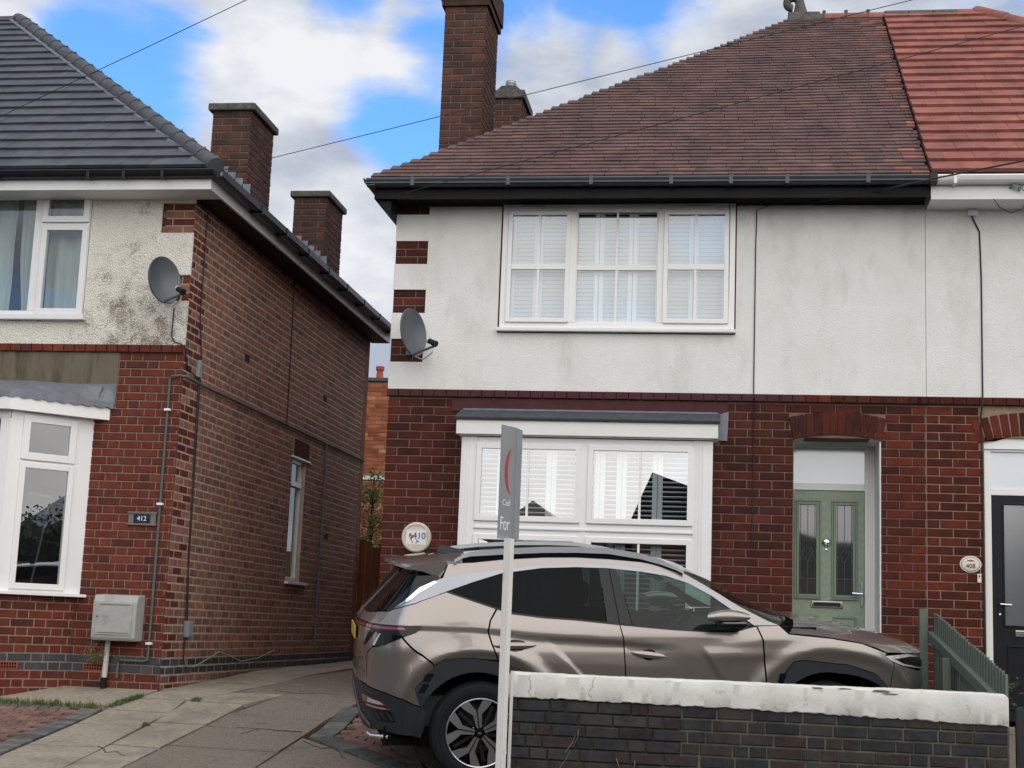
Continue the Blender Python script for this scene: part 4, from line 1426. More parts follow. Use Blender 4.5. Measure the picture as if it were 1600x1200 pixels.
lay(P412, bw4, (0, YL), (1, 0, 0), (0, -1, 0), -7.4, XL, z4, 4.162, .0803, .233, BR_LEFT, [(-9.4, -6.07, 3.586, 4.2), (-9.4, -6.285, 1.74, 3.6), (-6.15, -5.98, 1.04, 1.11)], bond='flemish', seed=11, pick=pick4)
MB().box(-7.6, -6.075, YL - .004, YL + .02, 3.83, 4.16).build('cement_panel', CEMENT, h412)
sc4 = MB().box(XW, XL, YL, YL + .1, 4.162, 4.24).build('string_course', MORTAR_L, h412)
x = XL - .012
while x > -7.5:
    P412.put(sc4, brick_mesh(.106, .074), frame((1, 0, 0), (0, 1, 0), (0, 0, 1), (x - .055, YL - .03, 4.201)), BR_LEFT, .008)
    x -= .114
q4 = [(5.39, 5.70), (4.69, 4.955)]
rw4 = wall_core('pebbledashed_wall', DASH, h412, XW, XL + .004, 4.24, 5.92, [UW4, (-5.735, XL + .01, *q4[0]), (-5.70, XL + .01, *q4[1])], YL - .018, YL + .004)
wall_core('inner_wall', INDOOR, h412, XW, XL - .31, 4.24, 5.92, [UW4], YL + .0045, YL + .3)
MB().box(XL - .3, XL - .01, YL + .0045, YL + .0095, 4.24, 5.92).build('corner_backing', MORTAR_S, h412)
qn4 = MB().box(-5.74, XL - .006, YL + .006, YL + .05, 4.6, 5.75).build('quoin', MORTAR_DK, h412)
for qi, (a, b2) in enumerate(q4):
    n = 4 if qi == 0 else 3
    hh = (b2 - a) / n
    for k in range(n):
        xl_ = -5.735 if qi == 0 else -5.70
        cut = xl_ + (.11 if k % 2 else .225)
        for (p, q) in ((xl_, cut), (cut, XL)):
            P412.put(qn4, brick_mesh(q - p - .01, hh - .01), frame((1, 0, 0), (0, 1, 0), (0, 0, 1), ((p + q) / 2, YL + .001, a + (k + .5) * hh)), BR_LEFT if (k + qi) % 2 else BR_SIDE, (q - p) * hh)
# side wall
SWIN = (3.62, 4.21, 2.06, 3.60)
sw = MB()
sheet_with_holes(sw, YL + .01, 7.18, .55, 5.92, [SWIN], lambda a, b2, c, d: sw.box(XL - .3, XL - .003, a, b2, c, d))
side = sw.build('side_wall', MORTAR_S, h412)
ns = 66
zs0 = 5.92 - ns * .0803
lay(P412, side, (XL, 0), (0, 1, 0), (1, 0, 0), YL, 7.18, zs0, 5.92, .0803, .233, BR_SIDE, [SWIN, (3.63, 4.33, 3.595, 3.82)], bond='stretcher', seed=12, facing=.12, joint=.016,
    pick=lambda u, z, m_: BR_BLUE if 1.035 < z < 1.19 else (BR_LEFT if (u < .12 and rng.random() < .6) else m_))
ac = MB().box(XL - .2, XL - .002, 3.66, 4.3, 3.60, 3.83).build('window_arch', MORTAR_DK, h412)
for i in range(9):
    P412.put(ac, brick_mesh(.064, .22), frame((0, 1, 0), (-1, 0, 0), (0, 0, 1), (XL + .004, 3.69 + i * .075, 3.715)), BR_MAIN, .014, facing=.3)
MB().box(XL - .05, XL + .02, 3.56, 4.36, 3.585, 3.606).build('drip_strip', UPVC_OLD, h412)
win_s = MB().box(XL - .09, XL - .04, 3.63, 3.68, 2.07, 3.59).box(XL - .09, XL - .04, 4.15, 4.2, 2.07, 3.59).box(XL - .09, XL - .04, 3.68, 4.15, 2.07, 2.12).box(XL - .09, XL - .04, 3.68, 4.15, 3.53, 3.59).box(XL - .09, XL - .02, 3.68, 4.15, 3.24, 3.30).build('side_window', UPVC_OLD, h412, bevel=.004)
MB().add([(XL - .066, 3.67, 2.1), (XL - .066, 4.16, 2.1), (XL - .066, 4.16, 3.56), (XL - .066, 3.67, 3.56)], [(0, 1, 2, 3)]).build('pane', GLASSW, win_s, fix=False)
MB().box(XL - .05, XL + .05, 3.58, 4.45, 2.03, 2.06).build('sill', UPVC_OLD, win_s, bevel=.004)
MB().box(XL - .6, XL - .55, 3.4, 4.5, 2.0, 3.7).build('room_back', surf('room_tan', (.16, .12, .085), rough=.9), win_s)
MB().box(XL - .35, XL - .15, 3.75, 4.0, 2.12, 2.42).build('stacked_paper', WHITEINK, win_s)
for (yy, zz_) in ((1.66, 4.46), (4.9, 4.52), (5.35, 2.72)):
    MB().box(XL - .04, XL + .002, yy - .08, yy + .08, zz_ - .04, zz_ + .04).build('missing_brick_hole', INDOOR, h412)
# air bricks
for xx in (-6.065,):
    a_ = MB().box(xx - .115, xx + .115, YL - .002, YL + .03, 1.043, 1.108).build('air_brick', TERRAC, h412)
    hb = MB()
    for i in range(8):
        for j in range(2):
            hb.box(xx - .1 + i * .026, xx - .083 + i * .026, YL - .004, YL, 1.051 + j * .028, 1.072 + j * .028)
    hb.build('vent_hole', CARGAP, a_)
MB().box(XW, XL, 6.95, 7.17, .55, 5.9).build('rear_wall', BR_SIDE, h412)
MB().box(XW, XL - .31, 1.8, 1.85, .9, 5.85).build('room_partition', INDOOR, h412)

# upper window of 412
w4 = MB()
wy = YL - .035
w4.box(-9.2, -6.49, wy, wy + .07, 4.535, 4.575).box(-9.2, -6.49, wy, wy + .07, 5.83, 5.88).box(-6.535, -6.49, wy, wy + .07, 4.575, 5.83).box(-7.085, -6.99, wy, wy + .07, 4.575, 5.83).box(-6.99, -6.535, wy, wy + .07, 5.465, 5.50)
win4 = w4.build('window', UPVC_OLD, h412, bevel=.005)
casement(win4, 'sash', -7.0, -6.495, 5.495, 5.875, wy - .022, .062, GLASSW, UPVC_OLD, depth=.05)
casement(win4, 'sash', -6.995, -6.495, 4.54, 5.47, wy - .016, .06, GLASSW, UPVC_OLD, depth=.05)
pane(win4, -9.2, -7.085, wy + .03, 4.57, 5.835, GLASSW)
MB().box(-9.25, -6.455, YL - .09, YL - .02, 4.478, 4.53).build('sill', UPVC_OLD, win4, bevel=.006)
ro = MB().box(-9.3, -6.4, YL + 1.1, YL + 1.12, 4.3, 5.95).build('room_back', INDOOR, win4)


def curtain(parent, x0, x1, z0, z1, y, amp=.03, per=.11, flare=0.0):
    mb = MB()
    n = max(6, int((x1 - x0) / .012))
    rows = 8
    for j in range(rows + 1):
        t_ = j / rows
        for i in range(n + 1):
            s_ = i / n
            xx = x0 + (x1 - x0) * s_ + flare * (1 - t_) ** 2 * (1 - s_)
            mb.v.append((xx, y + amp * sin(2 * pi * (x1 - x0) * s_ / per + .5 * sin(3 * s_ + t_)) + .01 * sin(9 * t_ + 5 * s_), z0 + (z1 - z0) * t_))
    for j in range(rows):
        for i in range(n):
            a = j * (n + 1) + i
            mb.f.append((a, a + 1, a + n + 2, a + n + 1))
    return mb.build('curtain', CURTAIN, parent, smooth=True)


curtain(win4, -8.6, -7.36, 4.5, 5.8, YL + .14, .02, .16)
curtain(win4, -7.31, -7.05, 4.5, 5.8, YL + .13, .02, .12, flare=.09)
curtain(win4, -7.0, -6.5, 4.5, 5.75, YL + .15, .025, .2)

# canted bay of 412: the angled light, a short front run and the roof over it
A0 = Vector((-6.283, YL, 0))
A1 = Vector((-6.84, YL - .6, 0))
du = (A0 - A1).normalized()
dn = Vector((du.y, -du.x, 0))                     # outward
Lb = (A0 - A1).length
MBAY = frame(du, -dn, (0, 0, 1), A1)              # local x from the front corner back to the wall, local y inwards
bb = MB().box(0, .12, -.0, .08, 1.75, 3.48, MBAY).box(Lb - .17, Lb + .02, 0, .08, 1.75, 3.48, MBAY).box(.12, Lb - .17, .0, .08, 1.75, 1.80, MBAY).box(.12, Lb - .17, .0, .08, 3.44, 3.48, MBAY)
bb.box(.12, Lb - .17, .0, .08, 2.985, 3.03, MBAY)
bb.box(-9.0, -6.86, YL - .6, YL - .52, 1.75, 1.84).box(-9.0, -6.86, YL - .6, YL - .52, 3.4, 3.48).box(-6.95, -6.84, YL - .6, YL - .52, 1.84, 3.4)
bay4 = bb.build('bay_window', UPVC, h412, bevel=.005)
ca = MB()
for (p, q, c, d, t) in ((.115, Lb - .165, 3.02, 3.45, .07), (.115, Lb - .165, 1.79, 2.995, .055)):
    mb = MB()
    mb.box(p, p + t, -.02, .03, c, d, MBAY).box(q - t, q, -.02, .03, c, d, MBAY).box(p + t, q - t, -.02, .03, c, c + t, MBAY).box(p + t, q - t, -.02, .03, d - t, d, MBAY)
    mb.build('sash', UPVC, bay4, bevel=.005)
    MB().add([MBAY @ Vector(v_) for v_ in ((p + t - .005, .0, c + t - .005), (q - t + .005, .0, c + t - .005), (q - t + .005, .0, d - t + .005), (p + t - .005, .0, d - t + .005))], [(0, 1, 2, 3)]).build('pane', GLASSL4, bay4, fix=False)
pane(bay4, -8.9, -6.95, YL - .57, 1.84, 3.4, GLASSB)
sl = MB().prism([(-9.0, YL - .66), (-6.81, YL - .66), (-6.20, YL - .02), (-6.26, YL), (-9.0, YL)], 1.735, 1.762, 'z').build('sill', UPVC, bay4)
MB().box(-8.8, -6.4, YL + .6, YL + .65, 1.2, 3.6).build('room_back', INDOOR, bay4)
MB().prism([(-9.0, YL - .55), (-6.86, YL - .55), (-6.35, YL), (-9.0, YL)], 1.72, 1.735, 'z').build('window_board', UPVC, bay4)
fsc = MB().prism([(-9.0, YL - .70), (-6.83, YL - .70), (-6.12, YL - .005), (-9.0, YL - .005)], 3.478, 3.60, 'z').build('fascia', UPVC, bay4)
# lead apron with a scalloped lower edge
la = MB()
run = [Vector((-9.0, YL - .71, 0)), Vector((-6.83, YL - .71, 0)), Vector((-6.085, YL - .012, 0))]
npt = []
for i in range(2):
    seg = run[i + 1] - run[i]
    k_ = int(seg.length / .012)
    for j in range(k_):
        npt.append(run[i] + seg * (j / k_))
npt.append(run[2])
acc = 0
for i, p in enumerate(npt):
    if i:
        acc += (p - npt[i - 1]).length
    sc_l = .018 * abs(sin(acc * pi / .125))
    tz = min(1, max(0, (p.x + 6.83) / .745))
    la.v += [(p.x, p.y, 3.606 - sc_l), (p.x, p.y, 3.655), (p.x + .0, YL - .006 if p.x > -6.2 else p.y + .5 * (1 - tz), 3.80 + .03 * (1 - tz))]
for i in range(len(npt) - 1):
    a = i * 3
    la.f += [(a, a + 3, a + 4, a + 1), (a + 1, a + 4, a + 5, a + 2)]
la.build('lead_apron', LEAD, bay4)
MB().prism([(-6.2, 3.60), (-6.075, 3.63), (-6.068, 3.84), (-6.8, 3.84), (-6.8, 3.6)], YL - .014, YL - .005, 'y').build('lead_flashing', LEAD, bay4)
# brick base under the bay
bbz = MB().prism([(-9.0, YL - .592), (-6.845, YL - .592), (-6.33, YL - .0), (-9.0, YL)], .6, 1.735, 'z').build('bay_base', MORTAR_L, h412)
U0 = Vector((-6.845, YL - .60))
U1_ = Vector((-6.325, YL - .0))
lu = (U1_ - U0).length
lay(P412, bbz, (U0.x, U0.y), ((U1_ - U0).x / lu, (U1_ - U0).y / lu, 0), ((U1_ - U0).y / lu, -(U1_ - U0).x / lu, 0), 0, lu, z4 + 1 * .0803, z4 + 14 * .0803, .0803, .233, BR_LEFT, bond='flemish', seed=18, pick=pick4)
P412.flush()
mab = frame(((U1_ - U0).x / lu, (U1_ - U0).y / lu, 0), (-(U1_ - U0).y / lu, (U1_ - U0).x / lu, 0), (0, 0, 1), (U0.x, U0.y, 1.076))
a_ = MB().box(.05, .28, -.006, .02, -.034, .034, mab).build('air_brick', TERRAC, h412)
hb = MB()
for i in range(8):
    for j in range(2):
        hb.box(.066 + i * .026, .083 + i * .026, -.008, -.0065, -.025 + j * .028, -.004 + j * .028, mab)
hb.build('vent_hole', CARGAP, a_)
tv = thing('display_panel', 'dark upright framed panel standing inside the left bay window', 'panel', (-6.75, YL - .25, 1.75))
mtv = Matrix.Translation((-6.80, YL - .12, 2.2)) @ Matrix.Rotation(radians(25), 4, 'Z') @ Matrix.Rotation(radians(8), 4, 'Y')
MB().box(-.12, .12, -.03, .03, -.53, .53, mtv).build('bezel', GREY, tv, bevel=.02)
MB().box(-.1, .1, -.034, -.031, -.505, .505, mtv).build('screen', CARBLK, tv)
MB().box(.121, .2, -.04, .04, .30, .40, mtv).build('clip_lamp', BLACKPL, tv, bevel=.02)

# roof of 412
YE4, ZE4, YR4, ZR4 = -.59, 5.925, 3.48, 9.31
XE4, XR4 = -5.075, -9.5
roof4 = MB().add([(-14, YE4, ZE4), (XE4 - .01, YE4, ZE4), (XR4, YR4, ZR4 - .02), (-14, YR4, ZR4 - .02), (XE4 - .01, 7.45, ZE4), (-14, 7.45, ZE4)],
                 [(0, 1, 2, 3), (1, 4, 2), (3, 2, 4, 5)]).build('roof', SLATE, h412)
PT4 = Pieces('roof_tile', 'roof_tiling')
tile_slope(PT4, roof4, YE4, ZE4, ZR4 - ZE4, YR4 - YE4, 21, .252, .285, .034, lambda f: -10.9, lambda f: XE4 - .06 + (XR4 - XE4) * f, SLATE, 25, lap=.22, jx=.001)
PT4.flush()
nh = 21
for i in range(nh):
    f0, f1 = i / nh, (i + 1.12) / nh
    p = Vector((XE4 + (XR4 - XE4) * f0, YE4 + (YR4 - YE4) * f0, ZE4 + (ZR4 - ZE4) * f0 + .04))
    q = Vector((XE4 + (XR4 - XE4) * f1, YE4 + (YR4 - YE4) * f1, ZE4 + (ZR4 - ZE4) * f1 + .03))
    MB().tube([p, q], [.09, .085], 14).build('hip_tile', SLATE_HIP, roof4, smooth=True)
lead_hip = MB().tube([Vector((XE4 - .15, YE4 + .02, ZE4 + .06)), Vector((XR4 - .12, YR4 - .06, ZR4 + .03))], .022, 6).build('hip_bedding', LEAD, roof4)
for i in range(9):
    a = XR4 - .02 - i * .42
    MB().prism([(YR4 + .13 * cos(t_), ZR4 - .02 + .1 * sin(t_)) for t_ in [pi * j / 8 for j in range(9)]], a - .41, a, 'x').build('ridge_tile', SLATE_HIP, roof4)
g4 = gutter('gutter', BLACKPL, h412, -12, XE4 + .02, YE4 - .05, ZE4 - .01)
gutter('side_gutter', BLACKPL, h412, YE4 - .06, 7.3, XE4 + .045, ZE4 - .01, axis='y')
for xx in (-7.3, -6.35, -5.98, -5.58):
    MB().box(xx - .016, xx + .016, YE4 - .112, YE4 - .02, ZE4 - .096, ZE4 - .01).build('gutter_bracket', BLACKPL, g4, bevel=.004)
for yy in (.6, 1.5, 2.4, 3.3, 4.2, 5.1, 6.0, 6.9):
    MB().box(XE4 - .02, XE4 + .11, yy - .025, yy + .025, ZE4 - .1, ZE4 - .01).build('gutter_bracket', BLACKPL, g4)
MB().box(-12, XE4 - .06, YE4 + .0, YE4 + .025, ZE4 - .19, ZE4 - .03).build('fascia', UPVC_OLD, h412)
MB().box(-12, XE4 - .062, YE4 + .025, YL - .018, ZE4 - .19, ZE4 - .175).build('soffit', PAINTWOOD, h412)
MB().box(XE4 - .06, XE4 - .035, YE4 - .0, 7.25, ZE4 - .19, ZE4 - .03).build('side_fascia', UPVC_OLD, h412)
MB().box(XL, XE4 - .061, YL + .02, 7.25, ZE4 - .19, ZE4 - .175).build('side_soffit', SOFFIT, h412)
PC4 = Pieces('brick', 'brickwork')
for (yc, zt, sd_, top) in ((1.22, 7.20, 41, 0), (4.4, 7.15, 51, 0)):
    c = chimney(PC4, h412, 'chimney', -5.842, -5.385, yc, yc + .82, 5.95, zt, BR_CHIM, (.045, .085), sd_)
    for i in range(5):                             # stepped lead flashing
        xx = -5.80 + i * .09
        zz_ = ZE4 + (XE4 - xx) * .77 - .03
        MB().box(xx, xx + .1, yc - .008, yc - .002, zz_ - .05, zz_ + .17).build('stepped_flashing', LEAD, c)
PC4.flush(60)

# number plate 412
pl = thing('house_number_plaque', 'small wooden framed plaque with 412 on blue-black tiles', 'plaque', (-5.695, YL, 2.515))
wm = WALLX((-5.695, YL - .002, 2.515))
MB().box(-.14, .14, -.048, .048, 0, .016, wm).box(-.15, .15, .048, .066, 0, .022, wm).box(-.15, .15, -.066, -.048, 0, .022, wm).build('backboard', surf('plaque_timber', (.2, .185, .16), (.14, .13, .11), nscale=14, rough=.85), pl, bevel=.003)
MB().box(-.085, .085, -.042, .042, .0165, .021, wm).build('tile', surf('tile_navy', (.012, .018, .045), rough=.2), pl)
text_obj('number', '412', .066, WHITEINK, pl, wm @ Matrix.Translation((.0, -.002, .0222)), .001)

# meter box, pipe, small cable box
mbx = thing('meter_box', 'weathered pale meter cabinet hanging low on the left brick wall', 'meter box', (-5.8, YL, 1.33))
MB().prism([(YL, 1.335), (YL - .185, 1.335), (YL - .205, 1.365), (YL - .205, 1.70), (YL - .17, 1.765), (YL, 1.775)], -6.04, -5.60, 'x').build('body', METERBOX, mbx, bevel=.012)
MB().box(-6.005, -5.64, YL - .214, YL - .2055, 1.39, 1.695).build('door', METERBOX, mbx, bevel=.004)
MB().lathe([(.008, 0), (.008, .004), (0, .004)], 10, WALLX((-5.985, YL - .214, 1.56))).build('lock', INK, mbx)
for zz_ in (1.41, 1.675):
    MB().box(-5.97, -5.66, YL - .2165, YL - .2145, zz_ - .003, zz_ + .003).build('ridge', GREY, mbx)
pp = thing('service_pipe', 'white supply pipe dropping from the meter cabinet to the ground', 'pipe', (-5.93, YL, .88))
MB().tube([(-5.925, YL - .05, 1.335), (-5.935, YL - .05, .98)], .026, 12).build('sleeve', CREAMPL, pp, smooth=True)
MB().tube([(-5.935, YL - .05, .985), (-5.937, YL - .05, .87)], .028, 12).build('collar', BLACKPL, pp, smooth=True)
cb = thing('cable_box', 'small grey cable junction box low on the side wall by the corner', 'junction box', (XL, .36, 1.42))
MB().box(XL, XL + .055, .3, .42, 1.385, 1.545).build('body', GREYL, cb, bevel=.01)
MB().box(XL + .056, XL + .062, .315, .405, 1.40, 1.53).build('cover', GREYL, cb, bevel=.003)


def line(name, label, cat, pts, r, mat, k=6, group=None):
    return tag(MB().tube(pts, r, k).build(name, mat, None, smooth=True), label, cat, group)


xc = XL + .018
line('conduit', 'grey-green conduit running along the brick side wall and up the front corner', 'conduit',
     [(-5.525, YL - .025, 1.16), (-5.522, YL - .02, 1.6), (-5.518, YL - .02, 3.90), (-5.50, YL - .022, 3.925), (XL - .02, YL - .022, 3.935), (xc + .01, YL - .0, 3.93), (xc, .2, 3.925), (xc, 3.0, 3.935), (xc, 7.15, 3.945)], .012, COPPERG)
line('conduit', 'short elbow of grey conduit under the meter cabinet', 'conduit', [(-5.525, YL - .025, 1.165), (-5.56, YL - .025, 1.15), (-5.80, YL - .022, 1.155), (-5.82, YL - .022, 1.13), (-5.82, YL - .022, .98)], .013, COPPERG)
line('conduit', 'vertical green conduit on the side wall beyond the narrow window', 'conduit', [(xc, 5.05, 3.94), (xc, 5.03, 1.29)], .016, COPPERG)
for (xx, zz_) in ((-5.518, 3.59), (-5.519, 2.66), (-5.522, 1.32)):
    tag(MB().box(xx - .03, xx + .03, YL - .045, YL - .002, zz_ - .012, zz_ + .012).build('conduit_clip', WHITEINK, None, bevel=.004),
        {3.59: 'top white clip on the corner conduit', 2.66: 'middle white clip on the corner conduit', 1.32: 'lowest white clip on the corner conduit'}[zz_], 'pipe clip', 'conduit clips')
line('cable', 'black cable running down the side wall close to the front corner', 'cable', [(XL + .012, .09, 5.70), (XL + .012, .10, 4.6), (XL + .012, .22, 4.2), (XL + .012, .26, 3.0), (XL + .014, .3, 1.7), (XL + .014, .33, 1.15)], .006, CABLE)
line('cable', 'second black cable beside the first, dropping to the grey junction box', 'cable', [(XL + .012, .18, 4.15), (XL + .012, .21, 3.3), (XL + .013, .27, 2.2), (XL + .014, .36, 1.55)], .006, CABLE)
line('cable', 'dark vertical cable halfway along the side wall above the conduit', 'cable', [(XL + .01, 3.2, 5.72), (XL + .01, 3.26, 3.95)], .007, CABLE)
line('cable', 'slack grey cable looping along the blue plinth of the side wall', 'cable', [(XL + .02, .33, 1.2), (XL + .02, .4, 1.10), (XL + .02, .62, 1.09), (XL + .02, 1.0, 1.16), (XL + .02, 1.35, 1.235), (XL + .02, 1.6, 1.20), (XL + .02, 2.1, 1.12), (XL + .02, 2.7, 1.15), (XL + .02, 3.3, 1.235)], .006, CABLEW)
sp = thing('cable_terminal', 'small grey wedge terminal at the string course corner', 'junction box', (XL, .14, 3.95))
MB().prism([(.10, 3.98), (.2, 3.98), (.17, 4.16), (.13, 4.16)], XL, XL + .04, 'x').build('body', GREYL, sp, bevel=.008)


def dish(label, center, face, w, h, wall_pt, arm_end):
    """oval offset dish on a wall bracket with an arm, feed horn and short lead"""
    t = thing('satellite_dish', label, 'satellite dish', wall_pt)
    n = Vector(face).normalized()
    right = Vector((0, 0, 1)).cross(n).normalized()
    u = n.cross(right).normalized()
    m4 = frame(right, u, n, center)
    mb = MB()
    R, K = 7, 40
    for i in range(R + 1):
        for j in range(K):
            q = i / R
            mb.v.append(tuple(m4 @ Vector((w / 2 * q * cos(2 * pi * j / K), h / 2 * q * sin(2 * pi * j / K), .075 * q * q))))
    for i in range(R):
        for j in range(K):
            mb.f.append((i * K + j, i * K + (j + 1) % K, (i + 1) * K + (j + 1) % K, (i + 1) * K + j))
    n0 = len(mb.v)
    for j in range(K):
        mb.v.append(tuple(m4 @ Vector((w / 2 * 1.02 * cos(2 * pi * j / K), h / 2 * 1.02 * sin(2 * pi * j / K), .06))))
    for j in range(K):
        mb.f.append((R * K + j, R * K + (j + 1) % K, n0 + (j + 1) % K, n0 + j))
    mb.build('reflector', GREY, t, smooth=True)
    ae = Vector(arm_end)
    low = m4 @ Vector((0, -h / 2 * .93, .05))
    MB().tube([low, ae], .012, 6).build('arm', GREY, t)
    d = (m4 @ Vector((0, -.02, 0)) - ae).normalized()
    MB().tube([ae + Vector((0, 0, .03)) - d * .03, ae + Vector((0, 0, .035)) + d * .06], [.032, .026], 10).build('feed_horn', BLACKPL, t, smooth=True)
    MB().tube([ae + Vector((0, 0, .035)) + d * .06, ae + Vector((0, 0, .036)) + d * .075], [.029, .027], 10).build('horn_cap', CREAMPL, t)
    wp = Vector(wall_pt)
    MB().tube([m4 @ Vector((0, -.05, -.01)), wp + Vector((0, -.08, -.02)), wp], .02, 8).build('bracket', GREY, t)
    MB().box(wp.x - .04, wp.x + .04, wp.y - .012, wp.y + .0, wp.z - .07, wp.z + .07).build('wall_plate', GREY, t)
    mid = (low + ae) / 2 + Vector((0, 0, -.09))
    MB().tube([ae, ae + Vector((-.01, 0, -.06)), mid, low + Vector((.02, 0, -.02))], .006, 6).build('lead_wire', CABLEW, t)
    return t


dish('grey satellite dish over the stained pebbledash of the left house', (-5.585, YL - .30, 4.82), (.86, -.46, .12), .40, .47, (-5.60, YL - .018, 4.74), (-5.30, YL - .44, 4.66))
dish('grey satellite dish at the corner of the white rendered house', (-3.13, -.28, 4.37), (.9, -.42, .12), .40, .47, (-3.16, -.0, 4.28), (-2.84, -.42, 4.22))
line('cable', 'black cable from the left dish down to the string course', 'cable', [(-5.53, YL - .022, 4.62), (-5.535, YL - .022, 4.33), (-5.50, YL - .024, 4.27), (-5.42, YL - .07, 4.245), (XL + .01, YL - .04, 4.22), (XL + .012, YL + .08, 4.02), (XL + .014, .13, 3.98)], .007, CABLE)
line('cable', 'thin dark cable down the render between window and door', 'cable', [(.73, -.02, 5.72), (.5, -.022, 5.735), (.3, -.022, 5.72), (.19, -.022, 5.66), (.183, -.02, 5.3), (.18, -.022, 3.9), (.18, -.05, 3.83), (.185, -.004, 3.76), (.185, -.004, 2.45)], .006, CABLE)
line('cable', 'dark cable down the render above the black door', 'cable', [(2.19, -.03, 5.6), (2.26, -.022, 5.45), (2.272, -.02, 5.0), (2.27, -.022, 3.9), (2.265, -.05, 3.83), (2.255, -.005, 3.7), (2.262, -.005, 3.3), (2.264, -.005, 1.3)], .008, CABLE)
jb = thing('cable_terminal', 'small white terminal under the white fascia of the right house', 'junction box', (2.19, -.016, 5.6))
MB().box(2.15, 2.24, -.06, -.017, 5.60, 5.66).build('body', UPVC_OLD, jb, bevel=.006)
line('overhead_wire', 'overhead wire rising from the left house roof out of the top of the picture', 'wire', [(-7.95, -0.66, 6.20), (-6.67, -1.17, 6.49), (-5.38, -1.69, 6.77), (-4.10, -2.20, 7.06)], .0036, CABLE)
line('overhead_wire', 'long overhead wire passing the chimneys and above the ridge', 'wire', [(-5.04, -0.66, 5.89), (-3.31, -0.90, 6.21), (-1.58, -1.13, 6.54), (0.14, -1.36, 6.86), (1.87, -1.60, 7.18)], .0036, CABLE)
line('overhead_wire', 'overhead wire crossing the brown tiled roof from its lower corner', 'wire', [(-3.18, -0.48, 5.72), (-1.67, -0.81, 6.01), (-0.16, -1.14, 6.30), (1.36, -1.47, 6.59), (2.87, -1.80, 6.88)], .0036, CABLE)
line('overhead_wire', 'overhead wire meeting the white wall below the gutter', 'wire', [(0.69, -0.03, 5.73), (1.28, -0.37, 5.75), (1.86, -0.71, 5.78), (2.45, -1.06, 5.80), (3.04, -1.40, 5.82)], .008, CABLE)
ik = thing('wire_hook', 'small hook with a loop of wire on the white fascia', 'hook', (2.52, YE, 5.77))
MB().tube([(2.48, YE - .002, 5.77), (2.5, YE - .05, 5.78), (2.55, YE - .05, 5.77), (2.56, YE - .02, 5.74)], .012, 6).build('bolt', GREYL, ik)
MB().tube([(2.56, YE - .04, 5.77), (2.64, YE - .05, 5.68), (2.58, YE - .05, 5.56), (2.48, YE - .04, 5.52), (2.38, YE - .03, 5.58), (2.33, YE - .02, 5.66)], .005, 6).build('loop', CABLE, ik)

# ================================================================ things between and behind the houses
rear = thing('house', 'distant orange brick building with a red chimney pot in the gap between the houses', 'house', (-7, 14, 1.05))
PR = Pieces('brick', 'brickwork')
rwall = MB().box(-9.2, -6.2, 14.01, 14.8, 1.0, 6.28).build('wall', MORTAR_L, rear)
lay(PR, rwall, (0, 14.0), (1, 0, 0), (0, -1, 0), -7.9, -6.2, 1.05 + .03, 6.26, .0805, .233, BR_ORANGE, [(-9, -6.3, 4.34, 4.42)], seed=61, hide=False)
PR.flush(250)
MB().box(-9.24, -6.16, 13.96, 14.84, 6.28, 6.36).build('coping', STONE, rear, bevel=.02)
MB().box(-7.9, -6.3, 13.985, 14.02, 4.345, 4.41).build('lintel', UPVC_OLD, rear)
MB().lathe([(.1, 0), (.075, .04), (.062, .19), (.085, .2), (.085, .27), (.05, .28), (0, .28)], 16, Matrix.Translation((-6.98, 14.3, 6.36))).build('chimney_pot', TERRAC, rear, smooth=True)
gate = thing('garden_gate', 'brown boarded side gate with a curved top between the houses', 'gate', (-5.5, 7.4, 1.04))
for i in range(9):
    x0 = -6.05 + i * .1
    zt = 2.81 - 2.4 * max(0, x0 + .05 + 5.42) ** 2
    MB().box(x0 + .003, x0 + .097, 7.4, 7.42, 1.08, zt).build('board', GATE, gate, bevel=.003)
MB().box(-6.05, -5.16, 7.421, 7.45, 1.3, 1.4).box(-6.05, -5.16, 7.421, 7.45, 2.2, 2.3).build('ledge', GATE, gate)
gp = MB().box(-5.145, -5.05, 7.36, 7.45, 1.0, 2.75).build('gate_post', surf('post_red_brown', (.11, .025, .02), (.08, .02, .016), rough=.7), None, bevel=.006)
tag(gp, 'dark red-brown timber post beside the curved gate', 'post')
for i in range(17):
    MB().box(-5.047 + i * .1, -4.95 + i * .1, 7.4, 7.42, 1.04, 2.6).build('infill_board', GATE, gate)


def leaves(mb, c, r, n, size, rg, squash=1.0):
    for i in range(n):
        d = Vector((rg.gauss(0, 1), rg.gauss(0, 1), rg.gauss(0, 1))).normalized() * (rg.random() ** .45) * r
        d.z *= squash
        p = Vector(c) + d
        a = Vector((rg.uniform(-1, 1), rg.uniform(-1, 1), rg.uniform(-1, .3))).normalized()
        b2 = a.cross(Vector((rg.uniform(-1, 1), rg.uniform(-1, 1), rg.uniform(-1, 1)))).normalized()
        s = size * rg.uniform(.6, 1.3)
        mb.add([p, p + a * s * .5 + b2 * s * .28, p + a * s, p + a * s * .5 - b2 * s * .28], [(0, 1, 2, 3)])


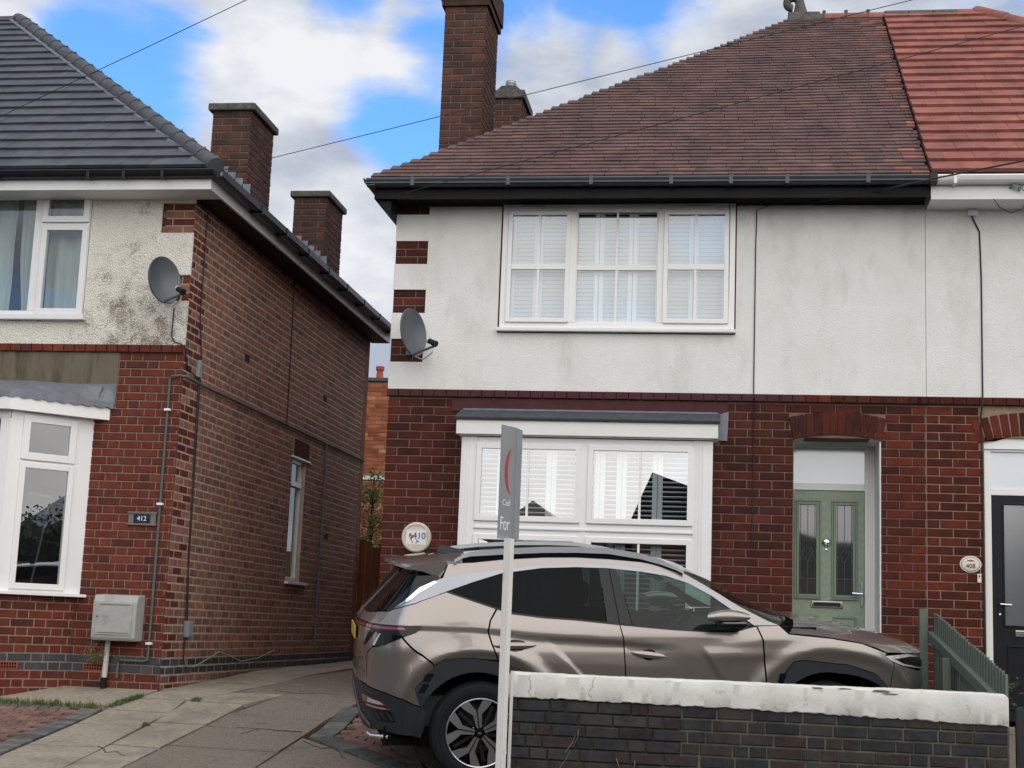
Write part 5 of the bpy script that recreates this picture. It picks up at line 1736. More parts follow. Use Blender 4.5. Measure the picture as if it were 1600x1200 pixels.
tree = thing('tree', 'slender leafy young tree behind the gate in the gap', 'tree', (-5.72, 9.2, 1.05))
TX, TY = -5.72, 9.2
MB().tube([(TX, TY, 1.0), (TX + .02, TY, 2.0), (TX - .03, TY + .02, 3.0), (TX, TY, 3.9)], [.035, .03, .02, .008], 7).build('trunk', BARK, tree)
lm = MB()
rg = random.Random(4)
bm_ = MB()
for i in range(70):
    t_ = rg.random()
    z = 2.0 + 1.85 * t_
    a = rg.uniform(0, 2 * pi)
    ln = (.5 - .3 * t_) * rg.uniform(.3, 1.0)
    e = Vector((TX + ln * cos(a), TY + ln * sin(a), z + rg.uniform(.05, .2)))
    bm_.tube([(TX, TY, z - .05), e], [.008, .004], 4)
    leaves(lm, e, .13, 30, .055, rg)
lm.build('crown', LEAF, tree, fix=False)
bm_.build('branch', BARK, tree)

# weeds along the joints
wd = MB()
rg = random.Random(9)


def tuft(x, y, n, h, spread=.04):
    for i in range(n):
        bx, by_ = x + rg.gauss(0, spread), y + rg.gauss(0, spread)
        z = gz(by_)
        a = rg.uniform(0, 2 * pi)
        hh = h * rg.uniform(.4, 1.2)
        le_ = hh * rg.uniform(.2, .7)
        w = .004
        p = Vector((bx, by_, z - .01))
        t_ = Vector((bx + le_ * cos(a), by_ + le_ * sin(a), z + hh))
        s_ = Vector((-sin(a), cos(a), 0)) * w
        mid = (p + t_) / 2 + Vector((0, 0, hh * .2))
        wd.add([p - s_, p + s_, mid + s_, mid - s_, t_], [(0, 1, 2, 3), (3, 2, 4)])


for i in range(60):
    t_ = rg.random()
    tuft(-6.9 + 1.3 * t_, -.86 - .03 * rg.random(), 7, .055, .02)
for i in range(50):
    t_ = rg.random()
    tuft(-5.6 + .14 * t_, -.86 + .4 * t_, 9, .045, .015)
for i in range(12):
    tuft(-5.0 - .03 * rg.random(), -1.44, 9, .03, .015)
    tuft(-4.92, -.49, 9, .03, .02)
for i in range(10):
    tuft(-6.65 + rg.uniform(-.12, .12), -.32, 9, .07, .03)
wo = wd.build('weeds', WEED, fix=False)
wo['kind'] = 'stuff'
tag(wo, 'tufts of grass and moss growing in the paving joints', 'weeds')
dp = thing('weed', 'dry straw-coloured weed sprouting from the blue plinth by the pipe', 'plant', (-6.03, YL - .02, 1.1))
sm = MB()
rg2 = random.Random(5)
for i in range(46):
    a = Vector((-6.03 + rg2.uniform(-.05, .05), YL - .01, 1.1))
    e = a + Vector((rg2.uniform(-.13, .12), rg2.uniform(-.1, 0), rg2.uniform(.02, .2)))
    sm.tube([a, (a + e) / 2 + Vector((0, -.02, .02)), e], [.003, .002, .001], 4)
sm.build('stem', STRAW, dp)
sm = MB()
for i in range(70):
    leaves(sm, (-6.03 + rg2.uniform(-.12, .12), YL - .06, 1.1 + rg2.uniform(.04, .2)), .03, 3, .022, rg2)
sm.build('leaf', STRAW, dp, fix=False)

# ================================================================ garden wall, fence, sale board
gw = thing('garden_wall', 'low front wall of dark blue bricks under a cracked white painted coping', 'wall', (.14, -4.2, .3))
YW = -4.2
GW0, GW1 = -1.44, 1.72
core = MB().box(-.31, GW1 - .012, YW + .009, YW + .22, .1, 1.15).build('mortar_core', MORTAR_W, gw)
MB().box(GW0 + .012, -.312, YW + .016, YW + .22, .1, 1.15).build('decayed_mortar', surf('mortar_black', (.045, .043, .038), (.075, .07, .055), nscale=9, rough=.95), gw)
PW = Pieces('brick', 'brickwork')
HIDE_SAVE = HIDE
lay(PW, core, (0, YW), (1, 0, 0), (0, -1, 0), GW0, GW1, 1.147 - 10 * .0767, 1.147, .0767, .222, BR_WALL, bond='mixed', hide=False, seed=77, joint=.012, d=.06)
PW.flush()
cp = MB()
nx, prof = 150, [(.012, 0), (-.008, .0), (-.013, .006), (-.015, .08), (-.015, .158), (-.008, .169), (.004, .172), (.10, .174), (.21, .172), (.232, .16), (.24, .0)]
rg = random.Random(3)
ph = [rg.uniform(0, 6) for _ in range(8)]
for i in range(nx + 1):
    t_ = i / nx
    x = GW0 - .006 + (GW1 - GW0 + .012) * t_
    zb = 1.155 - .04 * t_ * t_ + .002 * sin(x * 11 + ph[0]) + .002 * sin(x * 41 + ph[1]) + rg.uniform(-.005, .004)
    zt = 1.314 - .003 * t_ + .0015 * sin(x * 5 + ph[2]) + .001 * sin(x * 23 + ph[3]) + rg.uniform(-.0012, .0012)
    e = 0 if 0 < i < nx else .02
    for j, (py_, pz_) in enumerate(prof):
        f = pz_ / .172
        cp.v.append((x, YW + py_ + .002 * sin(x * 17 + j) + rg.uniform(-.0012, .0012) + (e if py_ < .1 else -e), zb + (zt - zb) * f - (e * f)))
npf = len(prof)
for i in range(nx):
    for j in range(npf):
        a, b2 = i * npf + j, i * npf + (j + 1) % npf
        cp.f.append((a, b2, b2 + npf, a + npf))
cp.f += [tuple(range(npf)), tuple(range(nx * npf, (nx + 1) * npf))[::-1]]
cpo = cp.build('coping', COPING, gw, smooth=True)
ck = MB()                                          # hairline cracks and chipped patches with their own edges
for (x0, seed_) in ((-1.29, 1), (-.87, 3)):
    r_ = random.Random(seed_)
    pts = []
    x, z = x0, 1.31
    while z > 1.16:
        pts.append((x, YW - .0162, z))
        x += r_.uniform(-.022, .022)
        z -= r_.uniform(.015, .03)
    ck.tube(pts, .0011, 4)
ck.build('crack', JOINT, gw)
chp = MB()
for (x, z, w_, h_) in ((.55, 1.300, .07, .006), (.72, 1.302, .09, .005), (.95, 1.297, .14, .008), (1.0, 1.282, .12, .005)):
    n_ = 17
    pl_ = [(x + w_ / 2 * cos(2 * pi * i / n_) * rg.uniform(.6, 1.1), z + h_ * sin(2 * pi * i / n_) * rg.uniform(.6, 1.1)) for i in range(n_)]
    chp.add([(a, YW - .0175, b2) for a, b2 in pl_], [tuple(range(n_))])
chp.build('chipped_patch', surf('chip_stone', (.2, .16, .12), (.1, .07, .06), nscale=40, rough=.9), gw, fix=False)
gst = thing('weed', 'few dry grass stems against the face of the garden wall', 'plant', (-.95, YW - .03, .8))
s_ = MB()
for (a, b2, c, d) in ((-1.02, .83, -1.1, .70), (-.99, .93, -1.05, .82), (-.72, .80, -.70, .70), (-.99, .88, -.97, .97), (-.60, .79, -.62, .72)):
    s_.tube([(a, YW - .012, b2), ((a + c) / 2 + .01, YW - .02, (b2 + d) / 2), (c, YW - .015, d)], .0022, 4)
s_.build('stem', STRAW, gst)

fc = thing('picket_fence', 'weathered green picket fence sloping between house and garden wall', 'fence', (1.75, -2.1, .6))


def ftop(y):
    return 1.89 + (y + .4) * .131


for i in range(30):
    y = -.42 - i * .117
    w = .085
    zt = ftop(y)
    MB().box(1.765, 1.785, y - w / 2, y + w / 2, zt - 1.05, zt - .01 + rng.uniform(-.006, .006)).build('picket', FENCE, fc, bevel=.003)
for (zo, h_) in ((-.175, .085), (-.80, .085)):
    MB().add([(1.715, -.36, ftop(-.36) + zo), (1.7645, -.36, ftop(-.36) + zo), (1.7645, -.36, ftop(-.36) + zo - h_), (1.715, -.36, ftop(-.36) + zo - h_),
              (1.715, -3.92, ftop(-3.92) + zo), (1.7645, -3.92, ftop(-3.92) + zo), (1.7645, -3.92, ftop(-3.92) + zo - h_), (1.715, -3.92, ftop(-3.92) + zo - h_)],
             [(0, 1, 2, 3), (7, 6, 5, 4), (0, 4, 5, 1), (1, 5, 6, 2), (2, 6, 7, 3), (3, 7, 4, 0)]).build('rail', FENCE, fc, bevel=.006)
MB().box(1.64, 1.714, -.44, -.36, .6, 1.905).build('post', FENCE, fc, bevel=.006)
MB().box(1.652, 1.714, -1.78, -1.70, .5, 1.50).build('post', FENCE, fc, bevel=.006)
MB().box(1.65, 1.714, -3.6, -3.52, .3, 1.30).build('post', FENCE, fc, bevel=.006)
tp = thing('timber_post', 'dark round-topped timber post right of the garden wall', 'post', (1.84, -4.0, .3))
MB().prism([(1.80, .2), (1.875, .2), (1.875, 1.20), (1.863, 1.223), (1.8375, 1.233), (1.812, 1.223), (1.80, 1.20)], -4.02, -3.98, 'y').build('board', surf('timber_dark', (.045, .05, .05), (.03, .033, .034), nscale=9, rough=.85, stretch=(4, 4, .5)), tp, bevel=.004)
sprig = MB()
leaves(sprig, (1.87, -3.3, 1.33), .09, 40, .04, random.Random(2), 1.3)
tag(sprig.build('weed', LEAFD, None, fix=False), 'dark sprig growing behind the end of the garden wall', 'plant')

sb = thing('sale_board', 'grey estate agent board on a white timber post at the wall end', 'sign', (-1.43, -4.46, .3))
mp_ = Matrix.Translation((-1.428, -4.50, 0)) @ Matrix.Rotation(radians(-24), 4, 'Z')
MB().box(-.026, .026, -.022, .022, .25, 2.17, mp_).build('post', POSTWOOD, sb, bevel=.003)
MB().box(-.0385, -.0315, -.02, .025, .25, 1.33, Matrix.Translation((-1.352, -4.43, 0)) @ Matrix.Rotation(radians(-10), 4, 'Z')).build('post_stay', POSTWOOD, sb)
BZ0, BZ1 = 2.172, 2.916
bp = [Vector((-1.505, -4.50, 0)), Vector((-1.448, -4.385, 0)), Vector((-1.432, -4.345, 0)), Vector((-1.412, -4.22, 0))]
bd = MB()
for i in range(len(bp)):
    tdir = (bp[min(i + 1, 3)] - bp[max(i - 1, 0)]).normalized()
    nn = Vector((tdir.y, -tdir.x, 0)) * .004
    for s2 in (1, -1):
        for z in (BZ0, BZ1):
            bd.v.append((bp[i].x + nn.x * s2, bp[i].y + nn.y * s2, z))
for i in range(3):
    a = i * 4
    bd.f += [(a, a + 4, a + 5, a + 1), (a + 2, a + 3, a + 7, a + 6), (a, a + 2, a + 6, a + 4), (a + 1, a + 5, a + 7, a + 3)]
bd.f += [(0, 1, 3, 2), (12, 14, 15, 13)]
bdo = bd.build('board', BOARDG, sb)
tdir = (bp[1] - bp[0]).normalized()
nrm = Vector((tdir.y, -tdir.x, 0))
flen = (bp[1] - bp[0]).length
fm = frame(tdir, (0, 0, 1), nrm, bp[0] + nrm * .0055 + Vector((0, 0, BZ0)))
arc = MB()
pa = []
for i in range(21):
    a = pi / 2 + .25 + (pi - .5) * i / 20
    pa.append((.135 + .09 * cos(a) * 1.0, .445 + .155 * sin(a)))
for i in range(20):
    w0 = .008 + .028 * sin(pi * i / 20)
    w1 = .008 + .028 * sin(pi * (i + 1) / 20)
    arc.add([fm @ Vector((pa[i][0], pa[i][1], 0)), fm @ Vector((pa[i][0] + w0, pa[i][1], 0)), fm @ Vector((pa[i + 1][0] + w1, pa[i + 1][1], 0)), fm @ Vector((pa[i + 1][0], pa[i + 1][1], 0))], [(0, 1, 2, 3)])
arc.build('logo_arc', REDINK, bdo)
text_obj('lettering', 'Cad', .055, WHITEINK, bdo, fm @ Matrix.Translation((flen * .58, .235, 0)), .0004)
text_obj('lettering', 'For', .125, WHITEINK, bdo, fm @ Matrix.Translation((flen * .52, .095, 0)), .0004, .62)
MB().box(-.006, flen + .0, 0, .018, -.002, .001, fm).build('lower_trim', BOARDL, bdo)
t2 = (bp[3] - bp[2]).normalized()
n2 = Vector((t2.y, -t2.x, 0))
fm2 = frame(t2, (0, 0, 1), n2, bp[2] + n2 * .0052 + Vector((0, 0, BZ0)))
MB().box(0, (bp[3] - bp[2]).length, 0, BZ1 - BZ0 - .01, 0, .001, fm2).build('fold_sheen', BOARDL, bdo)  # reflected light on the folded facet, painted as a paler sheet

# ================================================================ the parked car
CQ = Vector((-2.079, -2.114, .547))
cphi, cpit, crol = radians(17), .034, .086
cf = Vector((cos(cphi) * cos(cpit), sin(cphi) * cos(cpit), sin(cpit)))
crt = cf.cross(Vector((0, 0, 1))).normalized()
cup = crt.cross(cf)
crt, cup = crt * cos(crol) - cup * sin(crol), cup * cos(crol) + crt * sin(crol)
CARM = frame(cf, -crt, cup, CQ)                    # local x forward, y to the car's left, z up
car = thing('car', 'bronze grey five-door crossover car parked across the drive behind the low wall', 'car', mw=CARM)

BW = [(.2, .86), (.45, .905), (.65, .93), (.95, .93), (1.08, .915), (1.15, .895), (1.62, .64), (1.75, .55)]
UR = [(.2, -.78), (.45, -.86), (.65, -.89), (.98, -.89), (1.12, -.88), (1.2, -.83), (1.6, -.50), (1.7, -.42)]
UF = [(.2, 3.52), (.45, 3.66), (.7, 3.71), (.85, 3.69), (.95, 3.6), (1.05, 3.4)]
CU1, CU2, CLC = -.45, 2.75, 1.15
SH1 = [(-.9, 1.128), (-.44, 1.13), (-.06, 1.124), (.226, 1.107), (.514, 1.081), (1.0, 1.04), (1.196, 1.017), (1.541, .99)]
SH2 = [(-.9, 1.12), (-.44, 1.112), (-.06, 1.10), (.226, 1.066), (.418, 1.03), (1.0, 1.008), (1.196, .996), (1.541, .989)]
FEN = [(1.68, .976), (1.95, 1.02), (2.15, 1.05), (2.45, 1.055), (2.75, 1.035), (3.0, .985), (3.2, .93)]


def sstep(a, b2, x):
    t_ = min(1, max(0, (x - a) / (b2 - a)))
    return t_ * t_ * (3 - 2 * t_)


def crease(s, w):
    d = 0.0
    if w < 1.2 and -1.0 < s < 1.6:
        a, b2 = lerp(s, SH1), lerp(s, SH2)
        k_ = sstep(-.95, -.5, s) * (1 - sstep(1.2, 1.56, s))
        dep = .015
        if w < a:
            if w > b2:
                d -= dep * k_ * (a - w) / max(.001, a - b2)
            else:
                d -= dep * k_ * max(0, 1 - (b2 - w) / .14)
    # haunch ending in a slanting step on the rear door
    sd = ((s - .49) * (.786 - 1.043) - (w - 1.043) * (.758 - .49)) / hypot(.257, .268)
    if w < 1.05 and -.2 < s < 1.0:
        d += .008 * sstep(-.004, .010, sd) * sstep(1.06, .96, w) * sstep(-.1, .3, s)
    sd2 = -((s - 1.68) * (.752 - .976) - (w - .976) * (1.815 - 1.68)) / hypot(.135, .224)
    if w < .985 and 1.5 < s < 2.4:
        d += .008 * sstep(-.004, .010, sd2) * sstep(1.0, .93, w) * (1 - sstep(2.0, 2.4, s))
    if 1.6 < s < 3.3:
        c = lerp(s, FEN)
        k_ = sstep(1.66, 2.1, s) * (1 - sstep(2.9, 3.25, s))
        d += .012 * k_ * max(0, 1 - abs(w - c) / (.09 if w > c else .16))
    for (cu, cw) in ((-.03, .37), (2.66, .37)):
        r_ = hypot((s - cu) * .96, w - cw)
        if r_ < .72:
            d += .022 * sstep(.72, .60, r_) - .02 * sstep(.60, .545, r_)
    return d


def CS(s, w, up=False, off=0.0, cre=True):
    """point of the right-hand body shell in car space (x forward, y left, z up)"""
    B = lerp(w, BW) + off + (crease(s, w) if cre and not up else 0)
    if s < CU1:
        t_ = min(1, (CU1 - s) / CLC) * pi / 2
        a = CU1 - (lerp(w, UR) - off)
        return Vector((CU1 - a * sin(t_) ** (2 / 2.6), -B * max(cos(t_), 0) ** (2 / 2.6), w))
    if not up and s > CU2:
        t_ = min(1, (s - CU2) / CLC) * pi / 2
        a = lerp(w, UF) + off - CU2
        return Vector((CU2 + a * sin(t_) ** (2 / 2.5), -B * max(cos(t_), 0) ** (2 / 2.5), w))
    return Vector((s, -B, w))


def densify(poly, step):
    out = []
    for i in range(len(poly)):
        a, b2 = poly[i], poly[(i + 1) % len(poly)]
        n = max(1, int(hypot(b2[0] - a[0], b2[1] - a[1]) / step))
        for j in range(n):
            out.append((a[0] + (b2[0] - a[0]) * j / n, a[1] + (b2[1] - a[1]) * j / n))
    return out


def panel(name, poly, mat, parent, up=False, off=0.0, step=.03, cre=True, both=True, lip=.012, shade=True):
    """body panel: outline in shell coordinates, filled, curved with the shell, with a turned-in edge; mirrored for the far side"""
    area = sum(poly[i][0] * poly[(i + 1) % len(poly)][1] - poly[(i + 1) % len(poly)][0] * poly[i][1] for i in range(len(poly)))
    if area < 0:
        poly = poly[::-1]
    ring = densify(poly, step)
    n = len(ring)
    pts = [Vector(p) for p in ring]
    xs = [p[0] for p in ring]
    zs = [p[1] for p in ring]
    x = min(xs) + step / 2
    while x < max(xs):
        z = min(zs) + step / 2
        while z < max(zs):
            if inside(ring, x, z) and min((x - p[0]) ** 2 + (z - p[1]) ** 2 for p in ring) > (step * .45) ** 2:
                pts.append(Vector((x, z)))
            z += step
        x += step
    vs, es, fs, *_ = delaunay_2d_cdt(pts, [(i, (i + 1) % n) for i in range(n)], [], 1, 1e-6)
    V3 = [CS(p.x, p.y, up, off, cre) for p in vs]
    k0 = len(V3)
    F = [tuple(f) for f in fs]
    if lip:
        ins = [CS(p[0], p[1], up, off - lip, cre) for p in ring]
        idx = []
        for p in ring:
            j = min(range(len(vs)), key=lambda q: (vs[q].x - p[0]) ** 2 + (vs[q].y - p[1]) ** 2)
            idx.append(j)
        V3 += ins
        for i in range(n):
            j = (i + 1) % n
            F.append((idx[i], k0 + i, k0 + j, idx[j]))
    me = bpy.data.meshes.new(name)
    me.from_pydata([tuple(p) for p in V3], [], F)
    o = obj(name, me, mat, parent, smooth=shade, mw=CARM)
    if both:
        m2 = bpy.data.meshes.new(name)
        m2.from_pydata([(p.x, -p.y, p.z) for p in V3], [], [f[::-1] for f in F])
        obj(name, m2, mat, parent, smooth=shade, mw=CARM)
    return o


TOPC = [(-.823, 1.254), (-.55, 1.368), (-.30, 1.474), (-.276, 1.482), (-.042, 1.518), (.174, 1.544), (.482, 1.583), (.652, 1.589), (.991, 1.590), (1.25, 1.567), (1.449, 1.535), (1.619, 1.485), (1.785, 1.406), (1.923, 1.308), (2.115, 1.156)]
TOPG = [(-.241, 1.390), (-.045, 1.456), (.168, 1.520), (.481, 1.561), (.749, 1.571), (.989, 1.566), (1.248, 1.543), (1.446, 1.514), (1.616, 1.461), (1.781, 1.373), (1.895, 1.294), (2.08, 1.163)]
BELT = [(-.241, 1.388), (-.051, 1.326), (.12, 1.272), (.233, 1.239), (.474, 1.211), (.716, 1.196), (.948, 1.175), (1.201, 1.151), (1.447, 1.131), (1.695, 1.116), (1.946, 1.119), (2.08, 1.15)]
CANT = [(-.276, 1.477), (-.229, 1.585), (-.038, 1.594), (.179, 1.617), (.507, 1.637), (.756, 1.640), (1.005, 1.630), (1.255, 1.612), (1.40, 1.592), (1.487, 1.575), (1.579, 1.54), (1.742, 1.448), (1.858, 1.378), (1.992, 1.293), (2.207, 1.186), (2.288, 1.157)]
# inner dark shell that shows in the shut gaps
panel('inner_shell', [(-1.6, .35), (-.47, .35), (-.47, .60), (-.36, .84), (-.03, .90), (.30, .84), (.46, .60), (.47, .30), (2.2, .30), (2.2, .60), (2.36, .84), (2.66, .90), (2.98, .78), (3.05, .60), (3.05, .35), (3.9, .35), (3.9, .86), (3.06, .92), (2.7, 1.04), (2.3, 1.13), (1.9, 1.10), (1.2, 1.13), (.48, 1.19), (.1, 1.25), (-.25, 1.36), (-.5, 1.28), (-.85, 1.22), (-1.6, 1.18)], CARGAP, car, off=-.02, step=.06, cre=False, lip=0)
body = panel('rear_quarter', [(-.86, 1.236), (-.815, 1.247), (-.491, 1.295), (-.241, 1.382), (-.051, 1.322), (.114, 1.268), (.060, 1.179), (.043, 1.102), (.067, 1.019), (.116, .897), (-.059, .913), (-.278, .904), (-.349, .862), (-.362, .882), (-.405, .914), (-.607, 1.063), (-.80, 1.06), (-1.0, 1.06), (-.96, 1.15)], PAINT, car, step=.022)
panel('rear_door', [(.128, 1.264), (.073, 1.178), (.056, 1.102), (.08, 1.02), (.129, .893), (.184, .871), (.336, .812), (.46, .70), (.50, .55), (.52, .42), (1.084, .42), (1.083, .777), (1.068, 1.045), (1.04, 1.163), (.948, 1.168), (.716, 1.189), (.474, 1.204), (.233, 1.232)], PAINT, car, step=.022)
panel('front_door', [(1.048, 1.162), (1.078, 1.045), (1.093, .777), (1.094, .42), (2.163, .42), (2.164, .714), (2.145, 1.048), (2.106, 1.145), (1.946, 1.112), (1.695, 1.109), (1.447, 1.124), (1.201, 1.144)], PAINT, car, step=.024)
panel('front_wing', [(2.118, 1.148), (2.288, 1.153), (2.357, 1.09), (2.702, 1.058), (2.894, 1.019), (3.045, .945), (3.02, .925), (3.068, .88), (3.052, .80), (3.024, .676), (2.935, .793), (2.775, .869), (2.493, .900), (2.389, .892), (2.265, .725), (2.21, .6), (2.176, .42), (2.177, .714), (2.158, 1.048)], PAINT, car)
panel('rear_bumper', [(-.93, .975), (-.62, 1.05), (-.41, .902), (-.368, .872), (-.352, .85), (-.48, .69), (-.442, .561), (-.587, .614), (-.804, .652), (-1.137, .683), (-1.13, .915), (-1.033, .965)], PAINT, car)
panel('tailgate', [(-1.6, .70), (-1.145, .69), (-1.145, .918), (-1.04, .972), (-.97, 1.02), (-.97, 1.15), (-.87, 1.232), (-1.05, 1.222), (-1.35, 1.20), (-1.6, 1.195)], PAINT, car)
panel('front_bumper', [(3.06, .80), (3.078, .872), (3.154, .838), (3.36, .79), (3.5, .78), (3.5, .36), (3.02, .36), (3.035, .67)], PAINT, car)
panel('grille', [(3.5, .40), (3.92, .40), (3.92, .90), (3.5, .88)], CARBLK, car, off=-.006)
panel('headlamp', [(3.02, .927), (3.3, .925), (3.6, .89), (3.6, .80), (3.42, .80), (3.154, .845), (3.07, .882)], LAMPCLR, car, off=.003)
panel('headlamp_bezel', [(3.1, .90), (3.3, .905), (3.58, .875), (3.55, .815), (3.40, .815), (3.17, .86)], CARBLK, car, off=.006)
# lower cladding
panel('bumper_cladding', [(-1.6, .69), (-1.387, .70), (-1.137, .672), (-.804, .641), (-.587, .603), (-.442, .552), (-.403, .518), (-.41, .40), (-.434, .329), (-.49, .342), (-.915, .368), (-1.172, .345), (-1.6, .33)], CARPL, car, off=.004)
arch_in = [(-.03 + .445 * cos(a), .365 + .445 * sin(a)) for a in [pi * j / 24 for j in range(-1, 26)]]
panel('wheel_arch_trim', [(.52, .42), (.50, .55), (.46, .70), (.336, .816), (.184, .875), (-.059, .909), (-.278, .900), (-.347, .856), (-.477, .69), (-.439, .559), (-.403, .52), (-.425, .40)] + arch_in[::-1][1:-1], CARPL, car, off=.012, step=.025, cre=False)
arch_f = [(2.66 + .445 * cos(a), .365 + .445 * sin(a)) for a in [pi * j / 24 for j in range(-1, 26)]]
panel('wheel_arch_trim', [(3.12, .40), (3.06, .60), (3.018, .672), (2.931, .787), (2.773, .863), (2.493, .894), (2.392, .886), (2.271, .723), (2.2, .58), (2.19, .42)] + arch_f[::-1][1:-1], CARPL, car, off=.012, step=.025, cre=False)
for (p, q, w0, w1) in ((-.435, -.36, .74, .80), (-.46, -.395, .66, .725), (2.255, 2.32, .70, .80)):
    panel('trim_groove', [(p, w0), (q - .02, w0), (q + .012, w1 - .01), (q + .004, w1), (p + .03, w1)], CARBLK, car, off=.0135, step=.03, cre=False, lip=0)
panel('sill_trim', [(.46, .41), (2.2, .41), (2.2, .23), (.44, .23)], CARPL, car, off=.006, cre=False)
panel('rear_skid_strip', [(-1.58, .64), (-1.49, .52), (-1.38, .43), (-1.15, .365), (-1.12, .39), (-1.33, .46), (-1.43, .545), (-1.53, .65)], SATIN, car, off=.012, lip=.004)
panel('reflector', [(-1.25, .60), (-1.186, .605), (-.858, .582), (-.781, .549), (-.951, .553), (-1.22, .552)], LAMPRED, car, off=.010, lip=.004)
panel('reversing_lamp', [(-1.10, .592), (-.90, .580), (-.84, .560), (-.95, .557), (-1.12, .558)], LAMPCLR, car, off=.0125, lip=.002)
panel('chrome_strip', [(-1.15, .543), (-.95, .538), (-.738, .537), (-.742, .526), (-.95, .524), (-1.15, .530)], CHROME, car, off=.012, lip=.004)
panel('vent_recess', [(-1.15, .515), (-.72, .515), (-.68, .44), (-.95, .43), (-1.08, .46)], CARBLK, car, off=.0055, lip=0)
for i in range(4):
    panel('vent_fin', [(-1.12 + .1 * i, .505), (-1.08 + .1 * i, .505), (-1.0 + .1 * i, .45), (-1.04 + .1 * i, .45)], CARPL, car, off=.008, lip=.003)
ex = MB().tube([CARM @ Vector((-.80, -.62, .325)), CARM @ Vector((-.78, -.70, .318)), CARM @ Vector((-.66, -.80, .322))], .016, 8).build('exhaust_trim', CHROME, car, smooth=True)
# tail lamps
lamp = panel('tail_lamp', [(-1.25, 1.10), (-1.25, 1.141), (-.874, 1.141), (-.448, 1.142), (-.449, 1.122), (-.477, 1.098), (-.62, 1.055), (-.844, .993), (-1.0, .97), (-1.03, .978), (-.93, 1.06), (-1.0, 1.10)], CARBLK, car, off=.006, step=.025, cre=False)
panel('lamp_claw', [(-1.239, .971), (-1.083, 1.10), (-.98, 1.10), (-1.182, .973)], CARBLK, car, off=.006, step=.025, cre=False)
panel('light_bar', [(-1.6, 1.095), (-1.6, 1.142), (-1.24, 1.142), (-1.24, 1.102)], CARBLK, car, off=.006, cre=False)
panel('red_strip', [(-1.6, 1.106), (-1.6, 1.128), (-.60, 1.128), (-.57, 1.112), (-.9, 1.108)], LAMPRED, car, off=.0085, cre=False, lip=.002)
panel('indicator_strip', [(-1.02, .985), (-.92, 1.075), (-.895, 1.075), (-.985, .982)], LAMPCLR, car, off=.008, cre=False, lip=.002)
npl = MB().box(-.905, -.895, -.26, .26, .985, 1.085, CARM).build('number_plate', PLATEY, car, bevel=.003)
for (s_, w_) in ((-1.32, .86), (-1.26, .86), (-1.2, .86), (-1.22, .77)):
    panel('badge', [(s_, w_), (s_ + .03, w_), (s_ + .03, w_ + .02), (s_, w_ + .02)], CHROME, car, off=.004, lip=.002, both=False)

# glass house
panel('chrome_surround', TOPC + [(2.09, 1.156)] + TOPG[::-1][1:] + [(-.36, 1.345), (-.491, 1.302)], SATIN, car, up=True, off=.004, step=.03)
panel('quarter_trim', [(-.79, 1.268), (-.34, 1.462), (-.315, 1.452), (-.42, 1.392), (-.55, 1.33)], CHROME, car, up=True, off=.009, lip=.004)
panel('cant_rail', CANT + TOPC[::-1][0:12], PAINT, car, up=True, step=.03)
panel('side_glass', [(-.235, 1.387)] + [p for p in TOPG if -.2 < p[0] < .92] + [(.93, 1.566), (.945, 1.177)] + [p for p in BELT[::-1] if -.2 < p[0] < .94], PRIVACY, car, up=True, off=-.004, lip=0)
panel('pillar_trim', [(.936, 1.568), (1.062, 1.562), (1.14, 1.158), (.951, 1.176)], CARBLK, car, up=True, off=-.001, lip=.004)
panel('pillar_gap', [(1.003, 1.565), (1.009, 1.565), (1.05, 1.166), (1.044, 1.166)], CARGAP, car, up=True, off=.0005, lip=0)
panel('front_side_glass', [(1.068, 1.561)] + [p for p in TOPG if 1.1 < p[0]] + [(1.99, 1.122)] + [p for p in BELT[::-1] if 1.16 < p[0] < 1.97] + [(1.146, 1.157)], CARGLASS, car, up=True, off=-.004, lip=0)
panel('waist_seal', BELT + [(2.08, 1.143), (1.946, 1.108), (1.695, 1.106), (1.447, 1.120), (1.201, 1.140), (.948, 1.164), (.716, 1.186), (.474, 1.201), (.233, 1.228), (.12, 1.262), (-.051, 1.316), (-.25, 1.38)], CARBLK, car, up=True, off=.0045, lip=.004)
panel('rear_pillar', [(-.823, 1.256), (-.5, 1.39), (-.30, 1.477), (-.31, 1.50), (-.52, 1.495), (-.95, 1.26), (-.95, 1.225), (-.86, 1.236)], CARBLK, car, up=True, off=.002, cre=False)
panel('rear_window', [(-1.6, 1.20), (-1.35, 1.205), (-1.0, 1.232), (-.90, 1.262), (-.50, 1.492), (-.52, 1.53), (-1.0, 1.54), (-1.6, 1.55)], PRIVACY, car, up=True, off=-.002, cre=False, lip=0)
# roof skin
rf = MB()
us = [-.30 + (1.60 + .30) * i / 30 for i in range(31)]
K = 14
for u in us:
    we = lerp(u, CANT)
    B = lerp(we, BW)
    for j in range(-K, K + 1):
        s_ = j / K
        rf.v.append(tuple(CARM @ Vector((u - .10 * (1 - s_ * s_) * sstep(.4, -.3, u) + .10 * (1 - s_ * s_) * sstep(1.2, 1.6, u), B * s_, we + .048 * (1 - abs(s_) ** 2.4)))))
n = 2 * K + 1
for i in range(30):
    for j in range(n - 1):
        a = i * n + j
        rf.f.append((a, a + n, a + n + 1, a + 1))
rf.build('roof', PAINT, car, smooth=True)
